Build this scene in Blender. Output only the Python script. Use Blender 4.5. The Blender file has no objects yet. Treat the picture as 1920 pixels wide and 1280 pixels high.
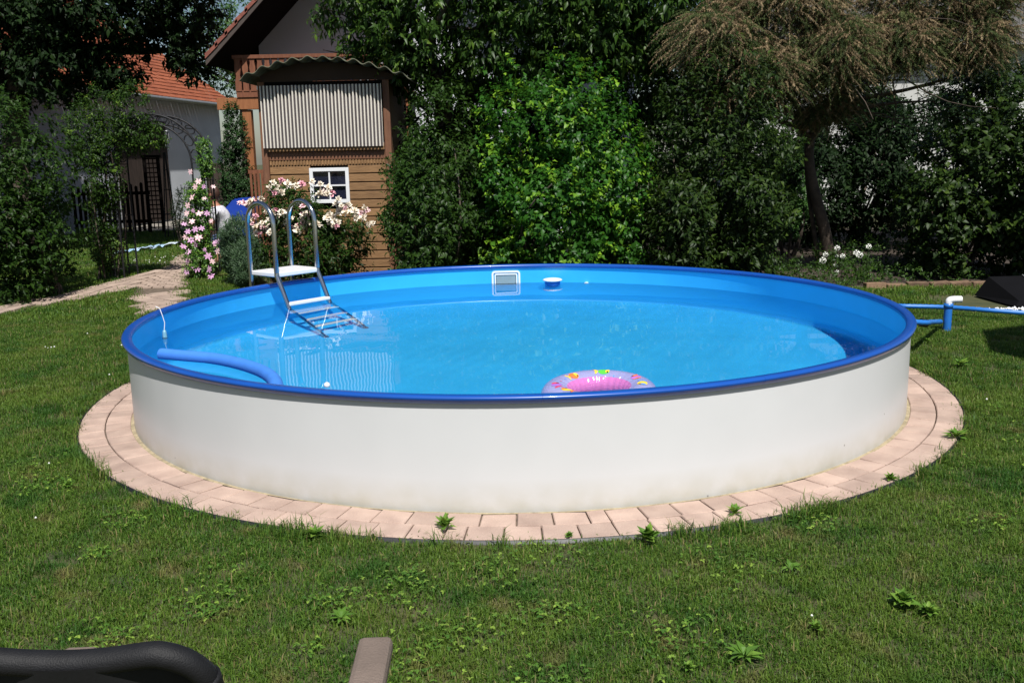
import bpy, bmesh, math, random
import numpy as np
from mathutils import Vector, Matrix

S = bpy.context.scene
C = S.collection
rng = np.random.default_rng(7)
random.seed(7)
PI = math.pi
rad = math.radians

# ------------------------------------------------------------------ camera, sky, sun, exposure
FPX, PITCH, ROLL, CAMH = 1800.15, .1921, -.0207, 1.5636
cam = bpy.data.cameras.new('camera')
cam.sensor_width = 36
cam.lens = FPX / 1920 * 36
cam.clip_start = .05
cam.clip_end = 900
camo = bpy.data.objects.new('camera', cam)
C.objects.link(camo)
S.camera = camo
cp, sp_ = math.cos(PITCH), math.sin(PITCH)
cr_, sr_ = math.cos(ROLL), math.sin(ROLL)
rt, up, fw = Vector((1, 0, 0)), Vector((0, sp_, cp)), Vector((0, cp, -sp_))
M4 = Matrix((cr_ * rt + sr_ * up, -sr_ * rt + cr_ * up, -fw)).transposed().to_4x4()
M4.translation = (0, 0, CAMH)
camo.matrix_world = M4

SUN_EL, SUN_AZ = rad(57), rad(13)            # azimuth measured from behind the camera towards its right
sund = Vector((math.sin(SUN_AZ) * math.cos(SUN_EL), -math.cos(SUN_AZ) * math.cos(SUN_EL), math.sin(SUN_EL)))
world = bpy.data.worlds.new('World')
S.world = world
world.use_nodes = True
wn = world.node_tree
sky = wn.nodes.new('ShaderNodeTexSky')
sky.sky_type = 'NISHITA'
sky.sun_disc = False
sky.sun_elevation = SUN_EL
sky.sun_rotation = PI - SUN_AZ
wn.links.new(sky.outputs[0], wn.nodes['Background'].inputs[0])
wn.nodes['Background'].inputs[1].default_value = .058
sl = bpy.data.lights.new('sun', 'SUN')
sl.energy = 4.6
sl.angle = rad(.5)
sl.color = (1, .97, .92)
sl.cycles.is_caustics_light = True
so = bpy.data.objects.new('sun', sl)
C.objects.link(so)
so.rotation_euler = sund.to_track_quat('Z', 'Y').to_euler()
S.view_settings.view_transform = 'Standard'
S.view_settings.look = 'None'
S.view_settings.exposure = .42
S.view_settings.gamma = 1
S.view_settings.use_curve_mapping = False
S.render.engine = 'CYCLES'
S.cycles.caustics_refractive = True
S.cycles.caustics_reflective = False
S.cycles.max_bounces = 10
S.cycles.diffuse_bounces = 6
S.cycles.glossy_bounces = 4
S.cycles.transmission_bounces = 8
S.cycles.transparent_max_bounces = 8
S.cycles.sample_clamp_indirect = 6
S.cycles.use_denoising = True

# pixel of the 1920x1280 photograph -> point of the place, at a known distance or height
def ray(px, py):
    u, v = (px - 960) / FPX, (py - 640) / FPX
    uu, vv = cr_ * u + sr_ * v, -sr_ * u + cr_ * v
    return Vector((uu, cp - vv * sp_, -sp_ - vv * cp))
def at(px, py, Y):
    r = ray(px, py); return Vector((0, 0, CAMH)) + r * (Y / r.y)
def atz(px, py, z=0.):
    r = ray(px, py); return Vector((0, 0, CAMH)) + r * ((z - CAMH) / r.z)

# ------------------------------------------------------------------ materials
def nodes(m):
    m.use_nodes = True
    return m.node_tree.nodes, m.node_tree.links
MATS = {}
def mat(name, col, rough=.6, metal=0., var=.15, scale=6., bump=0., bscale=60., spec=.5, col2=None, obj_rand=0., coat=0., stretch=None):
    if name in MATS: return MATS[name]
    m = bpy.data.materials.new(name)
    N, L = nodes(m)
    b = N['Principled BSDF']
    b.inputs['Roughness'].default_value = rough
    b.inputs['Metallic'].default_value = metal
    b.inputs['Specular IOR Level'].default_value = spec
    b.inputs['Coat Weight'].default_value = coat
    geo = N.new('ShaderNodeNewGeometry')
    src = geo.outputs['Position']
    if stretch:
        mp = N.new('ShaderNodeMapping'); mp.inputs['Scale'].default_value = stretch
        L.new(src, mp.inputs[0]); src = mp.outputs[0]
    no = N.new('ShaderNodeTexNoise'); no.inputs['Scale'].default_value = scale; no.inputs['Detail'].default_value = 6
    L.new(src, no.inputs['Vector'])
    rp = N.new('ShaderNodeValToRGB')
    c2 = col2 or tuple(min(1, c * (1 + var)) for c in col)
    c1 = col if col2 else tuple(c * (1 - var) for c in col)
    rp.color_ramp.elements[0].color = (*c1, 1); rp.color_ramp.elements[1].color = (*c2, 1)
    rp.color_ramp.elements[0].position = .3; rp.color_ramp.elements[1].position = .7
    L.new(no.outputs['Fac'], rp.inputs[0])
    out = rp.outputs[0]
    if obj_rand:
        oi = N.new('ShaderNodeObjectInfo'); mr = N.new('ShaderNodeMapRange')
        mr.inputs['To Min'].default_value = 1 - obj_rand; mr.inputs['To Max'].default_value = 1 + obj_rand
        L.new(oi.outputs['Random'], mr.inputs['Value'])
        hs = N.new('ShaderNodeHueSaturation'); L.new(mr.outputs[0], hs.inputs['Value']); L.new(out, hs.inputs['Color']); out = hs.outputs[0]
    L.new(out, b.inputs['Base Color'])
    if bump:
        n2 = N.new('ShaderNodeTexNoise'); n2.inputs['Scale'].default_value = bscale; n2.inputs['Detail'].default_value = 5
        L.new(src, n2.inputs['Vector'])
        bp = N.new('ShaderNodeBump'); bp.inputs['Strength'].default_value = bump; bp.inputs['Distance'].default_value = .01
        L.new(n2.outputs['Fac'], bp.inputs['Height']); L.new(bp.outputs[0], b.inputs['Normal'])
    MATS[name] = m
    return m

def leafmat(name, dark, mid, light, rough=.42, trans=.3, patch=None, spec=.5):
    """colour by the per-leaf attribute 'tone'; optional world-space patches of another colour"""
    m = bpy.data.materials.new(name)
    N, L = nodes(m)
    b = N['Principled BSDF']; b.inputs['Roughness'].default_value = rough
    b.inputs['Specular IOR Level'].default_value = spec
    a = N.new('ShaderNodeAttribute'); a.attribute_name = 'tone'
    rp = N.new('ShaderNodeValToRGB'); e = rp.color_ramp.elements
    e[0].color = (*dark, 1); e[1].color = (*light, 1); e[1].position = 1
    x = e.new(.6); x.color = (*mid, 1)
    L.new(a.outputs['Fac'], rp.inputs[0]); out = rp.outputs[0]
    if patch:
        pc, ps, lo, hi = patch
        geo = N.new('ShaderNodeNewGeometry'); no = N.new('ShaderNodeTexNoise'); no.inputs['Scale'].default_value = ps; no.inputs['Detail'].default_value = 4
        L.new(geo.outputs['Position'], no.inputs['Vector'])
        mr = N.new('ShaderNodeMapRange'); mr.inputs['From Min'].default_value = lo; mr.inputs['From Max'].default_value = hi
        L.new(no.outputs['Fac'], mr.inputs['Value'])
        mx = N.new('ShaderNodeMix'); mx.data_type = 'RGBA'; mx.inputs[7].default_value = (*pc, 1)
        L.new(mr.outputs[0], mx.inputs[0]); L.new(out, mx.inputs[6]); out = mx.outputs[2]
    L.new(out, b.inputs['Base Color'])
    tr = N.new('ShaderNodeBsdfTranslucent'); hs = N.new('ShaderNodeHueSaturation')
    hs.inputs['Hue'].default_value = .49; hs.inputs['Value'].default_value = 1.6; L.new(out, hs.inputs['Color']); L.new(hs.outputs[0], tr.inputs[0])
    ms = N.new('ShaderNodeMixShader'); ms.inputs[0].default_value = trans
    L.new(b.outputs[0], ms.inputs[1]); L.new(tr.outputs[0], ms.inputs[2])
    L.new(ms.outputs[0], N['Material Output'].inputs[0])
    return m

# ------------------------------------------------------------------ objects
def tag(o, label=None, cat=None, group=None, kind=None):
    if label: o['label'] = label
    if cat: o['category'] = cat
    if group: o['group'] = group
    if kind: o['kind'] = kind
    return o
def empty(name, loc, rz=0, label=None, cat=None, group=None, kind=None):
    o = bpy.data.objects.new(name, None); C.objects.link(o)
    o.location = loc; o.rotation_euler = (0, 0, rz); o.empty_display_size = .1
    return tag(o, label, cat, group, kind)
def link(name, me, parent=None, loc=None, rot=None):
    o = bpy.data.objects.new(name, me); C.objects.link(o)
    if parent: o.parent = parent
    if loc is not None: o.location = loc
    if rot is not None: o.rotation_euler = rot
    return o

class MB:
    """collects primitives (coordinates local to the parent) and links them as one mesh object"""
    def __init__(s): s.v = []; s.f = []; s.sm = []; s.mi = []
    def add(s, V, F, smooth=False, mi=0):
        k = len(s.v); s.v += [tuple(x) for x in V]
        for f in F: s.f.append(tuple(i + k for i in f)); s.sm.append(smooth); s.mi.append(mi)
        return s
    def box(s, a, b, rz=0, bev=0, c=None, mi=0, M=None):
        (x0, y0, z0), (x1, y1, z1) = a, b
        if bev <= 0:
            V = [(x, y, z) for z in (z0, z1) for y in (y0, y1) for x in (x0, x1)]
            F = [(0, 2, 3, 1), (4, 5, 7, 6), (0, 1, 5, 4), (2, 6, 7, 3), (0, 4, 6, 2), (1, 3, 7, 5)]
        else:
            bm = bmesh.new()
            bmesh.ops.create_cube(bm, size=1, matrix=Matrix.Translation(((x0 + x1) / 2, (y0 + y1) / 2, (z0 + z1) / 2)) @ Matrix.Diagonal((x1 - x0, y1 - y0, z1 - z0, 1)))
            bmesh.ops.bevel(bm, geom=bm.edges[:], offset=bev, segments=2, affect='EDGES', profile=.5)
            V = [v.co[:] for v in bm.verts]; F = [[v.index for v in f.verts] for f in bm.faces]; bm.free()
        if rz or c:
            c = c or (0, 0); cs, sn = math.cos(rz), math.sin(rz)
            V = [(c[0] + (x - c[0]) * cs - (y - c[1]) * sn, c[1] + (x - c[0]) * sn + (y - c[1]) * cs, z) for x, y, z in V]
        if M: V = [M @ Vector(q) for q in V]
        return s.add(V, F, False, mi)
    def tube(s, pts, r, n=10, cap=True, flat=1., mi=0, closed=False):
        pts = [Vector(p) for p in pts]; K = len(pts)
        rr = r if isinstance(r, (list, tuple)) else [r] * K
        V = []; F = []; prev = None
        for i, p in enumerate(pts):
            if closed: t = (pts[(i + 1) % K] - pts[i - 1])
            else: t = (pts[min(i + 1, K - 1)] - pts[max(i - 1, 0)])
            t.normalize()
            if prev is None:
                a = Vector((0, 0, 1)) if abs(t.z) < .9 else Vector((1, 0, 0))
                nx = t.cross(a).normalized()
            else:
                nx = (prev - t * prev.dot(t)).normalized()
            prev = nx; ny = t.cross(nx)
            for j in range(n):
                a = 2 * PI * j / n
                V.append(p + nx * (math.cos(a) * rr[i]) + ny * (math.sin(a) * rr[i] * flat))
        for i in range(K if closed else K - 1):
            for j in range(n):
                i2 = (i + 1) % K
                F.append((i * n + j, i * n + (j + 1) % n, i2 * n + (j + 1) % n, i2 * n + j))
        s.add(V, F, True, mi)
        if cap and not closed:
            s.add(V[:n], [tuple(range(n))[::-1]], False, mi); s.add(V[-n:], [tuple(range(n))], False, mi)
        return s
    def lathe(s, prof, n=24, c=(0, 0, 0), smooth=True, mi=0, cap=False):
        V = [(c[0] + r * math.cos(2 * PI * j / n), c[1] + r * math.sin(2 * PI * j / n), c[2] + z) for r, z in prof for j in range(n)]
        F = [(i * n + j, i * n + (j + 1) % n, (i + 1) * n + (j + 1) % n, (i + 1) * n + j) for i in range(len(prof) - 1) for j in range(n)]
        if cap: F += [tuple(range(n))[::-1], tuple((len(prof) - 1) * n + j for j in range(n))]
        return s.add(V, F, smooth, mi)
    def mesh(s, name, *ms):
        me = bpy.data.meshes.new(name); me.from_pydata(s.v, [], s.f)
        me.polygons.foreach_set('use_smooth', s.sm)
        me.polygons.foreach_set('material_index', s.mi)
        for m in ms: me.materials.append(m)
        me.update(); return me
    def build(s, name, m, parent=None, loc=None, rot=None):
        ms = m if isinstance(m, (list, tuple)) else [m]
        return link(name, s.mesh(name, *ms), parent, loc, rot)

def npmesh(name, V, F, m, parent=None, tone=None, smooth=False, loc=None):
    me = bpy.data.meshes.new(name)
    V = np.asarray(V, np.float32); F = np.asarray(F, np.int32); k = F.shape[1]
    me.vertices.add(len(V)); me.vertices.foreach_set('co', V.ravel())
    me.loops.add(F.size); me.loops.foreach_set('vertex_index', F.ravel())
    me.polygons.add(len(F)); me.polygons.foreach_set('loop_start', np.arange(len(F), dtype=np.int32) * k)
    if smooth: me.polygons.foreach_set('use_smooth', np.ones(len(F), bool))
    if tone is not None:
        a = me.attributes.new('tone', 'FLOAT', 'POINT'); a.data.foreach_set('value', np.asarray(tone, np.float32))
    me.update(calc_edges=True); me.materials.append(m)
    return link(name, me, parent, loc)

def norm(a): return a / (np.linalg.norm(a, axis=-1, keepdims=True) + 1e-9)
LF = np.array([(0, 3, 2), (0, 2, 4), (3, 1, 2), (2, 1, 4)])
def leaf_arrays(P, D, U, Ln, W, fold=.25, droop=.18):
    """P base, D direction, U up-ish normal, Ln length, W width -> 5 verts, 4 tris per leaf"""
    D = norm(D); Sd = norm(np.cross(D, U)); Nn = np.cross(Sd, D)
    Ln = Ln[:, None]; W = W[:, None]
    tip = P + D * Ln - Nn * Ln * droop
    mid = P + D * Ln * .45 + Nn * Ln * .02
    l = P + D * Ln * .4 + Sd * W * .5 + Nn * W * fold
    r = P + D * Ln * .4 - Sd * W * .5 + Nn * W * fold
    V = np.stack([P, tip, mid, l, r], 1).reshape(-1, 3)
    F = (LF[None] + 5 * np.arange(len(P))[:, None, None]).reshape(-1, 3)
    return V, F

def fib(n):
    v = rng.normal(size=(n, 3)); return norm(v)
def lump(dirs, seed, amp=.22, k=9):
    r = np.random.default_rng(seed); ax = norm(r.normal(size=(k, 3)))
    s = np.zeros(len(dirs))
    for a in ax: s += np.exp(-((1 - dirs @ a) / .18)) * r.uniform(-.6, 1)
    return 1 + amp * s
def foliage(blobs, n_tw, per, tw_len, leaf, ratio, seed=0, inner=.55, zmin=.05, tone=(.0, 1.), droop=.25, up=.35, lighttip=.25, amp=.22, young=0.):
    """leafy twigs through and over ellipsoid blobs; returns V, F, tone"""
    Pl, Dl, Ul, Ll, Tl = [], [], [], [], []
    vol = np.array([b[3] * b[5] for b in blobs]); vol = vol / vol.sum()
    for (cx, cy, cz, rx, ry, rz), w in zip(blobs, vol):
        n = int(n_tw * w)
        d = fib(n)
        # fewer twigs at the back where nothing shows them
        keep = (d[:, 1] < .35) | (rng.random(n) < .35); d = d[keep]; n = len(d)
        rr = lump(d, seed * 1000 + abs(int(cx * 100)), amp) * np.where(rng.random(n) < .72, rng.uniform(.84, 1.02, n), rng.uniform(inner, .85, n))
        q = d * [rx, ry, rz] + [cx, cy, cz]; fld = np.sin(q[:, 0] * 7.1 + 1.7 * np.sin(q[:, 2] * 5.3) + seed) + np.sin(q[:, 2] * 8.3 + 1.3 * np.sin(q[:, 0] * 4.7) + seed * 2) + np.sin(q[:, 1] * 6.1 + q[:, 0] * 3.)
        rr = rr * np.where(fld < -.55, .80, 1) * (1 + .05 * np.tanh(fld))
        p = np.stack([cx + d[:, 0] * rx * rr, cy + d[:, 1] * ry * rr, cz + d[:, 2] * rz * rr], 1)
        ok = p[:, 2] > zmin; p, d = p[ok], d[ok]; n = len(p)
        ctone = rng.random(n)
        dirv = norm(d * [1, 1, .7] + rng.normal(size=(n, 3)) * .45 + [0, 0, up])
        for k in range(per):
            t = (k + .5) / per
            base = p + dirv * tw_len * (t - .5)[None] if False else p + dirv * (tw_len * (t - .5))
            side = norm(np.cross(dirv, rng.normal(size=(n, 3))))
            ld = norm(dirv * .45 + side * .9 + [0, 0, -droop] + rng.normal(size=(n, 3)) * .2)
            Pl.append(base); Dl.append(ld); Ul.append(norm(np.array([0, -.25, 1.]) + rng.normal(size=(n, 3)) * .35 + d * .35))
            sz = leaf * rng.uniform(.45, 1.25, n) * (1 - .35 * t); Ll.append(sz)
            tn = tone[0] + (tone[1] - tone[0]) * np.clip(.25 * ctone + .55 * rng.random(n) + lighttip * (t - .5), 0, 1)
            if young: tn = np.where(ctone < young, np.clip(tn + .55, 0, 1), tn)
            Tl.append(tn)
    P = np.concatenate(Pl); D = np.concatenate(Dl); U = np.concatenate(Ul); Ln = np.concatenate(Ll); T = np.concatenate(Tl)
    V, F = leaf_arrays(P, D, U, Ln, Ln * ratio)
    return V, F, np.repeat(T, 5)
def blob(px0, px1, py0, py1, Y, ry, zlo=None):
    a = at(px0, (py0 + py1) / 2, Y); b = at(px1, (py0 + py1) / 2, Y)
    zt = at((px0 + px1) / 2, py0, Y).z; zb = at((px0 + px1) / 2, py1, Y).z if zlo is None else zlo
    return ((a.x + b.x) / 2, Y, (zt + zb) / 2, (b.x - a.x) / 2, ry, (zt - zb) / 2)
def limb(mb, p0, p1, r0, r1, bend=.08, n=7, seg=8):
    p0, p1 = Vector(p0), Vector(p1); L = (p1 - p0).length
    o1 = Vector(rng.normal(size=3)) * L * bend; pts = []; rs = []
    for i in range(n):
        t = i / (n - 1); pts.append(p0.lerp(p1, t) + o1 * math.sin(t * PI)); rs.append(r0 + (r1 - r0) * t)
    mb.tube(pts, rs, seg); return pts

bark = mat('bark', (.07, .052, .038), .9, var=.4, scale=14, bump=.6, bscale=40)
def shrub(name, loc, label, cat, blobs, m, n_tw=1500, per=8, tw=.16, leaf=.06, ratio=.5, stems=7, group=None, **kw):
    r = empty(name, loc, 0, label, cat, group)
    off = np.array([loc[0], loc[1], loc[2]])
    V, F, T = foliage(blobs, n_tw, per, tw, leaf, ratio, **kw)
    o = npmesh('foliage', V - off, F, m, r, T); o['kind'] = 'stuff'
    mb = MB()
    for k in range(stems):
        b = blobs[k % len(blobs)]; a = 2 * PI * k / stems
        top = Vector((b[0] + math.cos(a) * b[3] * .6, b[1] + math.sin(a) * b[4] * .5, b[2] + b[5] * .5)) - Vector(off)
        limb(mb, (math.cos(a) * .08, math.sin(a) * .08, -.05), top, .022, .006)
    mb.build('stem', bark, r)
    return r

# ------------------------------------------------------------------ ground
CX, CY, R = .0423, 6.5088, 2.5
ZW, ZR, ZF = .375, .5215, -.60          # water, top of wall, pool floor
lawn_m = mat('lawn_soil', (.035, .045, .014), .95, scale=5, col2=(.075, .07, .025), bump=.5, bscale=80)
N_, L_ = nodes(lawn_m)
# one ground sheet with a round hole where the pool is sunk in
nseg = 96
V = []; F = []
for j, rr in enumerate((2.51, 3.2, 6, 14, 40, 300)):
    for i in range(nseg):
        a = 2 * PI * i / nseg; V.append((CX + rr * math.cos(a), CY + rr * math.sin(a), 0))
for j in range(5):
    for i in range(nseg): F.append((j * nseg + i, (j + 1) * nseg + i, (j + 1) * nseg + (i + 1) % nseg, j * nseg + (i + 1) % nseg))
MB().add(V, F).build('lawn', lawn_m)['kind'] = 'structure'

# planting beds: soil sheets 4 mm above the lawn
soil = mat('bed_soil', (.045, .032, .022), .95, var=.35, scale=20, bump=.8, bscale=60)
mb = MB()
mb.add([(-3.3, 9.75, .004), (3.2, 9.75, .004), (4.2, 10.75, .004), (9, 10.9, .004), (9, 19, .004), (-2.6, 19, .004)], [(0, 1, 2, 3, 4, 5)])
mb.build('flower_bed', soil)['kind'] = 'structure'

# ------------------------------------------------------------------ pool surround of pavers
paver_m = mat('paver_concrete', (.34, .24, .195), .85, scale=7, col2=(.47, .345, .28), bump=.5, bscale=150, obj_rand=.13)
sand_m = mat('joint_sand', (.33, .27, .17), .95, var=.3, scale=30, bump=.5, bscale=150)
joint_m = mat('joint_dirt', (.12, .09, .065), .95, var=.35, scale=25, bump=.5, bscale=150)
black_m = mat('black_plastic', (.012, .012, .014), .5, var=.3)
ring = empty('pool_surround', (CX, CY, 0), kind='structure')
def annulus(r0, r1, z, n=160, dr=0):
    V = [((r + (random.uniform(-dr, dr) if k else 0)) * math.cos(2 * PI * i / n), (r + 0) * math.sin(2 * PI * i / n), z) for k, r in enumerate((r0, r1)) for i in range(n)]
    return V, [(i, n + i, n + (i + 1) % n, (i + 1) % n) for i in range(n)]
V, F = annulus(2.5, 2.815, .006); MB().add(V, F).build('joint', joint_m, ring)
V, F = annulus(2.498, 2.506, .0175)
for i in range(160):
    a = 2 * PI * i / 160; q = 2.503 + .024 * max(0, abs(math.cos(a)) - .45) / .55 + random.uniform(0, .005); V[160 + i] = (q * math.cos(a), q * math.sin(a), .012)
MB().add(V, F).build('sand', sand_m, ring)
mb = MB(); mb.lathe([(2.812, -.05), (2.812, .018), (2.818, .018), (2.818, -.05)], 200); mb.build('plastic_edging', black_m, ring)
def wedge(r0, r1, da, top, chip):
    n = 3; V = []; F = []
    b = .004
    ins = [(r0, r1, 0, top - .004), (r0 + b, r1 - b, b, top)]
    def quad(ra, rb, inset, z):
        out = []
        for rr_ in (ra, rb):
            for s in (-1, 1):
                a = s * (da / 2 - inset / rr_); out.append((rr_ * math.cos(a) - (r0 + r1) / 2, rr_ * math.sin(a), z))
        return out
    V += quad(r0, r1, 0, -.03) + quad(r0, r1, 0, top - .005) + quad(r0 + b, r1 - b, b, top)
    V[8 + chip % 4] = tuple(np.array(V[8 + chip % 4]) - [0, 0, .003])
    for k in (0, 4):
        F += [(k, k + 1, k + 5, k + 4), (k + 1, k + 3, k + 7, k + 5), (k + 3, k + 2, k + 6, k + 7), (k + 2, k, k + 4, k + 6)]
    F += [(8, 9, 11, 10)]
    return V, F
for (r0, r1, n, seed) in ((2.522, 2.661, 104, 1), (2.667, 2.808, 109, 2)):
    rs = random.Random(seed); a = rs.random()
    meshes = []
    for q in range(6):
        wd = (2 * PI / n) * (1, .985, 1.01, .99, .55, 1)[q] - (.0058 / r0)
        V, F = wedge(r0, r1, wd, .022, q); meshes.append((MB().add(V, F).mesh('paver', paver_m), wd + .0058 / r0))
    end = a + 2 * PI
    while a < end - .03:
        q = rs.choice((0, 1, 2, 3, 5, 0, 1, 2, 3, 5, 4)); me, w = meshes[q]
        am, rm = a + w / 2, (r0 + r1) / 2
        o = link('paver', me, ring, (rm * math.cos(am), rm * math.sin(am), rs.uniform(-.003, .001)), (rs.uniform(-.012, .012), rs.uniform(-.012, .012), am + rs.uniform(-.008, .008)))
        a += w

# ------------------------------------------------------------------ the pool
pool = empty('swimming_pool', (CX, CY, 0), 0, 'round steel wall pool with blue liner and blue rim, sunk halfway into the lawn', 'pool')
wall_m = bpy.data.materials.new('painted_steel_wall')
N, L = nodes(wall_m); b = N['Principled BSDF']; b.inputs['Roughness'].default_value = .38
geo = N.new('ShaderNodeNewGeometry'); sep = N.new('ShaderNodeSeparateXYZ'); L.new(geo.outputs['Position'], sep.inputs[0])
n1 = N.new('ShaderNodeTexNoise'); n1.inputs['Scale'].default_value = 3; n1.inputs['Detail'].default_value = 8; L.new(geo.outputs['Position'], n1.inputs['Vector'])
r1 = N.new('ShaderNodeValToRGB'); r1.color_ramp.elements[0].color = (.59, .595, .60, 1); r1.color_ramp.elements[1].color = (.66, .665, .67, 1)
L.new(n1.outputs['Fac'], r1.inputs[0])
# splashed soil low on the wall: noise cut off by height
n2 = N.new('ShaderNodeTexNoise'); n2.inputs['Scale'].default_value = 9; n2.inputs['Detail'].default_value = 8; L.new(geo.outputs['Position'], n2.inputs['Vector'])
mz = N.new('ShaderNodeMapRange'); mz.inputs['From Min'].default_value = .0; mz.inputs['From Max'].default_value = .17; mz.inputs['To Min'].default_value = .95; mz.inputs['To Max'].default_value = 0
L.new(sep.outputs[2], mz.inputs['Value'])
mu = N.new('ShaderNodeMath'); mu.operation = 'MULTIPLY'; L.new(mz.outputs[0], mu.inputs[0]); L.new(n2.outputs['Fac'], mu.inputs[1])
mx = N.new('ShaderNodeMix'); mx.data_type = 'RGBA'; mx.inputs[7].default_value = (.36, .33, .2, 1)
L.new(mu.outputs[0], mx.inputs[0]); L.new(r1.outputs[0], mx.inputs[6])
# small dark specks and scuffs
vo = N.new('ShaderNodeTexVoronoi'); vo.inputs['Scale'].default_value = 5.5; L.new(geo.outputs['Position'], vo.inputs['Vector'])
ms = N.new('ShaderNodeMapRange'); ms.inputs['From Min'].default_value = .022; ms.inputs['From Max'].default_value = .034; ms.inputs['To Min'].default_value = .75; ms.inputs['To Max'].default_value = 0
L.new(vo.outputs['Distance'], ms.inputs['Value'])
m2 = N.new('ShaderNodeMix'); m2.data_type = 'RGBA'; m2.inputs[7].default_value = (.12, .11, .09, 1)
L.new(ms.outputs[0], m2.inputs[0]); L.new(mx.outputs[2], m2.inputs[6]); L.new(m2.outputs[2], b.inputs['Base Color'])
n3 = N.new('ShaderNodeTexNoise'); n3.inputs['Scale'].default_value = 1.3; mp = N.new('ShaderNodeMapping'); mp.inputs['Scale'].default_value = (1, 1, .3)
L.new(geo.outputs['Position'], mp.inputs[0]); L.new(mp.outputs[0], n3.inputs['Vector'])
bp = N.new('ShaderNodeBump'); bp.inputs['Strength'].default_value = .5; bp.inputs['Distance'].default_value = .03; L.new(n3.outputs['Fac'], bp.inputs['Height']); L.new(bp.outputs[0], b.inputs['Normal'])

mb = MB(); mb.lathe([(2.498, -.05), (2.5, .0), (2.5, ZR)], 256); mb.build('wall', wall_m, pool)
liner_m = mat('vinyl_liner', (.045, .53, .95), .42, var=.05, scale=2.5, bump=.15, bscale=5)
mb = MB(); prof = [(2.49, ZR - .003), (2.4885, ZR - .03), (2.4905, ZR - .034), (2.4905, -.3), (2.485, ZF + .04), (2.46, ZF + .006), (2.43, ZF), (1.5, ZF - .004), (.001, ZF - .006)]
mb.lathe(prof[::-1], 256)
lin = mb.build('liner', liner_m, pool)
# creases in the liner floor
me = lin.data; co = np.empty(len(me.vertices) * 3, np.float32); me.vertices.foreach_get('co', co)
rim_m = mat('blue_rim', (.007, .072, .35), .3, var=.06, scale=3, coat=.25)
nr = 15
for k in range(nr):
    a0, a1 = 2 * PI * (k + .33) / nr + .0002, 2 * PI * (k + 1.33) / nr - .0002
    pr = [(2.474, ZR - .006), (2.467, ZR + .012), (2.470, ZR + .022), (2.480, ZR + .0285), (2.512, ZR + .0295), (2.524, ZR + .0255), (2.528, ZR + .0190), (2.5265, ZR + .013), (2.516, ZR - .007), (2.511, ZR - .008), (2.512, ZR + .0), (2.503, ZR + .001)]
    V = []; F = []; ns = 18; m_ = len(pr)
    for i in range(ns + 1):
        a = a0 + (a1 - a0) * i / ns
        for r_, z_ in pr: V.append((r_ * math.cos(a), r_ * math.sin(a), z_))
    for i in range(ns):
        for j in range(m_ - 1): F.append((i * m_ + j, i * m_ + j + 1, (i + 1) * m_ + j + 1, (i + 1) * m_ + j))
    q = MB(); q.add(V, F, True); q.add(V[:m_], [tuple(range(m_))]); q.add(V[-m_:], [tuple(range(m_))[::-1]])
    q.build('rim_segment', rim_m, pool)
# skimmer in the far wall
white_m = mat('white_plastic', (.74, .75, .76), .3, var=.03)
def wallframe(deg):
    """local frame on the inner wall: x to the viewer's right, y towards the centre, z up"""
    t = rad(deg); return Matrix(((math.sin(t), -math.cos(t), 0, 2.488 * math.cos(t)), (-math.cos(t), -math.sin(t), 0, 2.488 * math.sin(t)), (0, 0, 1, 0), (0, 0, 0, 1)))
def rrect(w, h, r, n=5):
    out = []
    for cx_, cz_, a0 in ((w - r, h - r, 0), (-w + r, h - r, PI / 2), (-w + r, -h + r, PI), (w - r, -h + r, 1.5 * PI)):
        for i in range(n): a = a0 + PI / 2 * i / (n - 1); out.append((cx_ + r * math.cos(a), cz_ + r * math.sin(a)))
    return out
Mw = wallframe(92.0)
zc = .385
def framering(mb, w, h, r, t, y0, y1):
    o = rrect(w, h, r); i_ = rrect(w - t, h - t, max(r - t, .004)); n = len(o)
    V = [(x, y0, z + zc) for x, z in o] + [(x, y1, z + zc) for x, z in o] + [(x, y1, z + zc) for x, z in i_] + [(x, y0, z + zc) for x, z in i_]
    F = [(k * n + j, k * n + (j + 1) % n, (k + 1) * n + (j + 1) % n, (k + 1) * n + j) for k in range(3) for j in range(n)]
    return mb.add([Mw @ Vector(v) for v in V], F)
sk = framering(MB(), .134, .108, .03, .017, -.004, .014).build('skimmer_frame', white_m, pool)
mb = MB(); framering(mb, .107, .082, .012, .012, -.004, .02)
mb.build('inner_frame', white_m, sk)
grey_m = mat('skimmer_grey', (.22, .29, .31), .4, var=.1)
mb = MB(); mb.box((-.09, .004, zc - .012), (.09, .014, zc + .066), M=Mw)
mb.build('skimmer_flap', grey_m, sk)
mb = MB(); mb.box((-.094, -.1, zc - .075), (.094, .003, zc + .072), M=Mw); mb.build('skimmer_throat', mat('throat', (.05, .12, .2), .6), sk)
# return nozzle, a flat white disc seen edge-on
Mn = wallframe(74.5)
mb = MB(); mb.tube([Mn @ Vector((0, -.002, ZW - .018)), Mn @ Vector((0, .02, ZW - .018))], .026, 16); mb.build('return_nozzle', white_m, pool)

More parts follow.
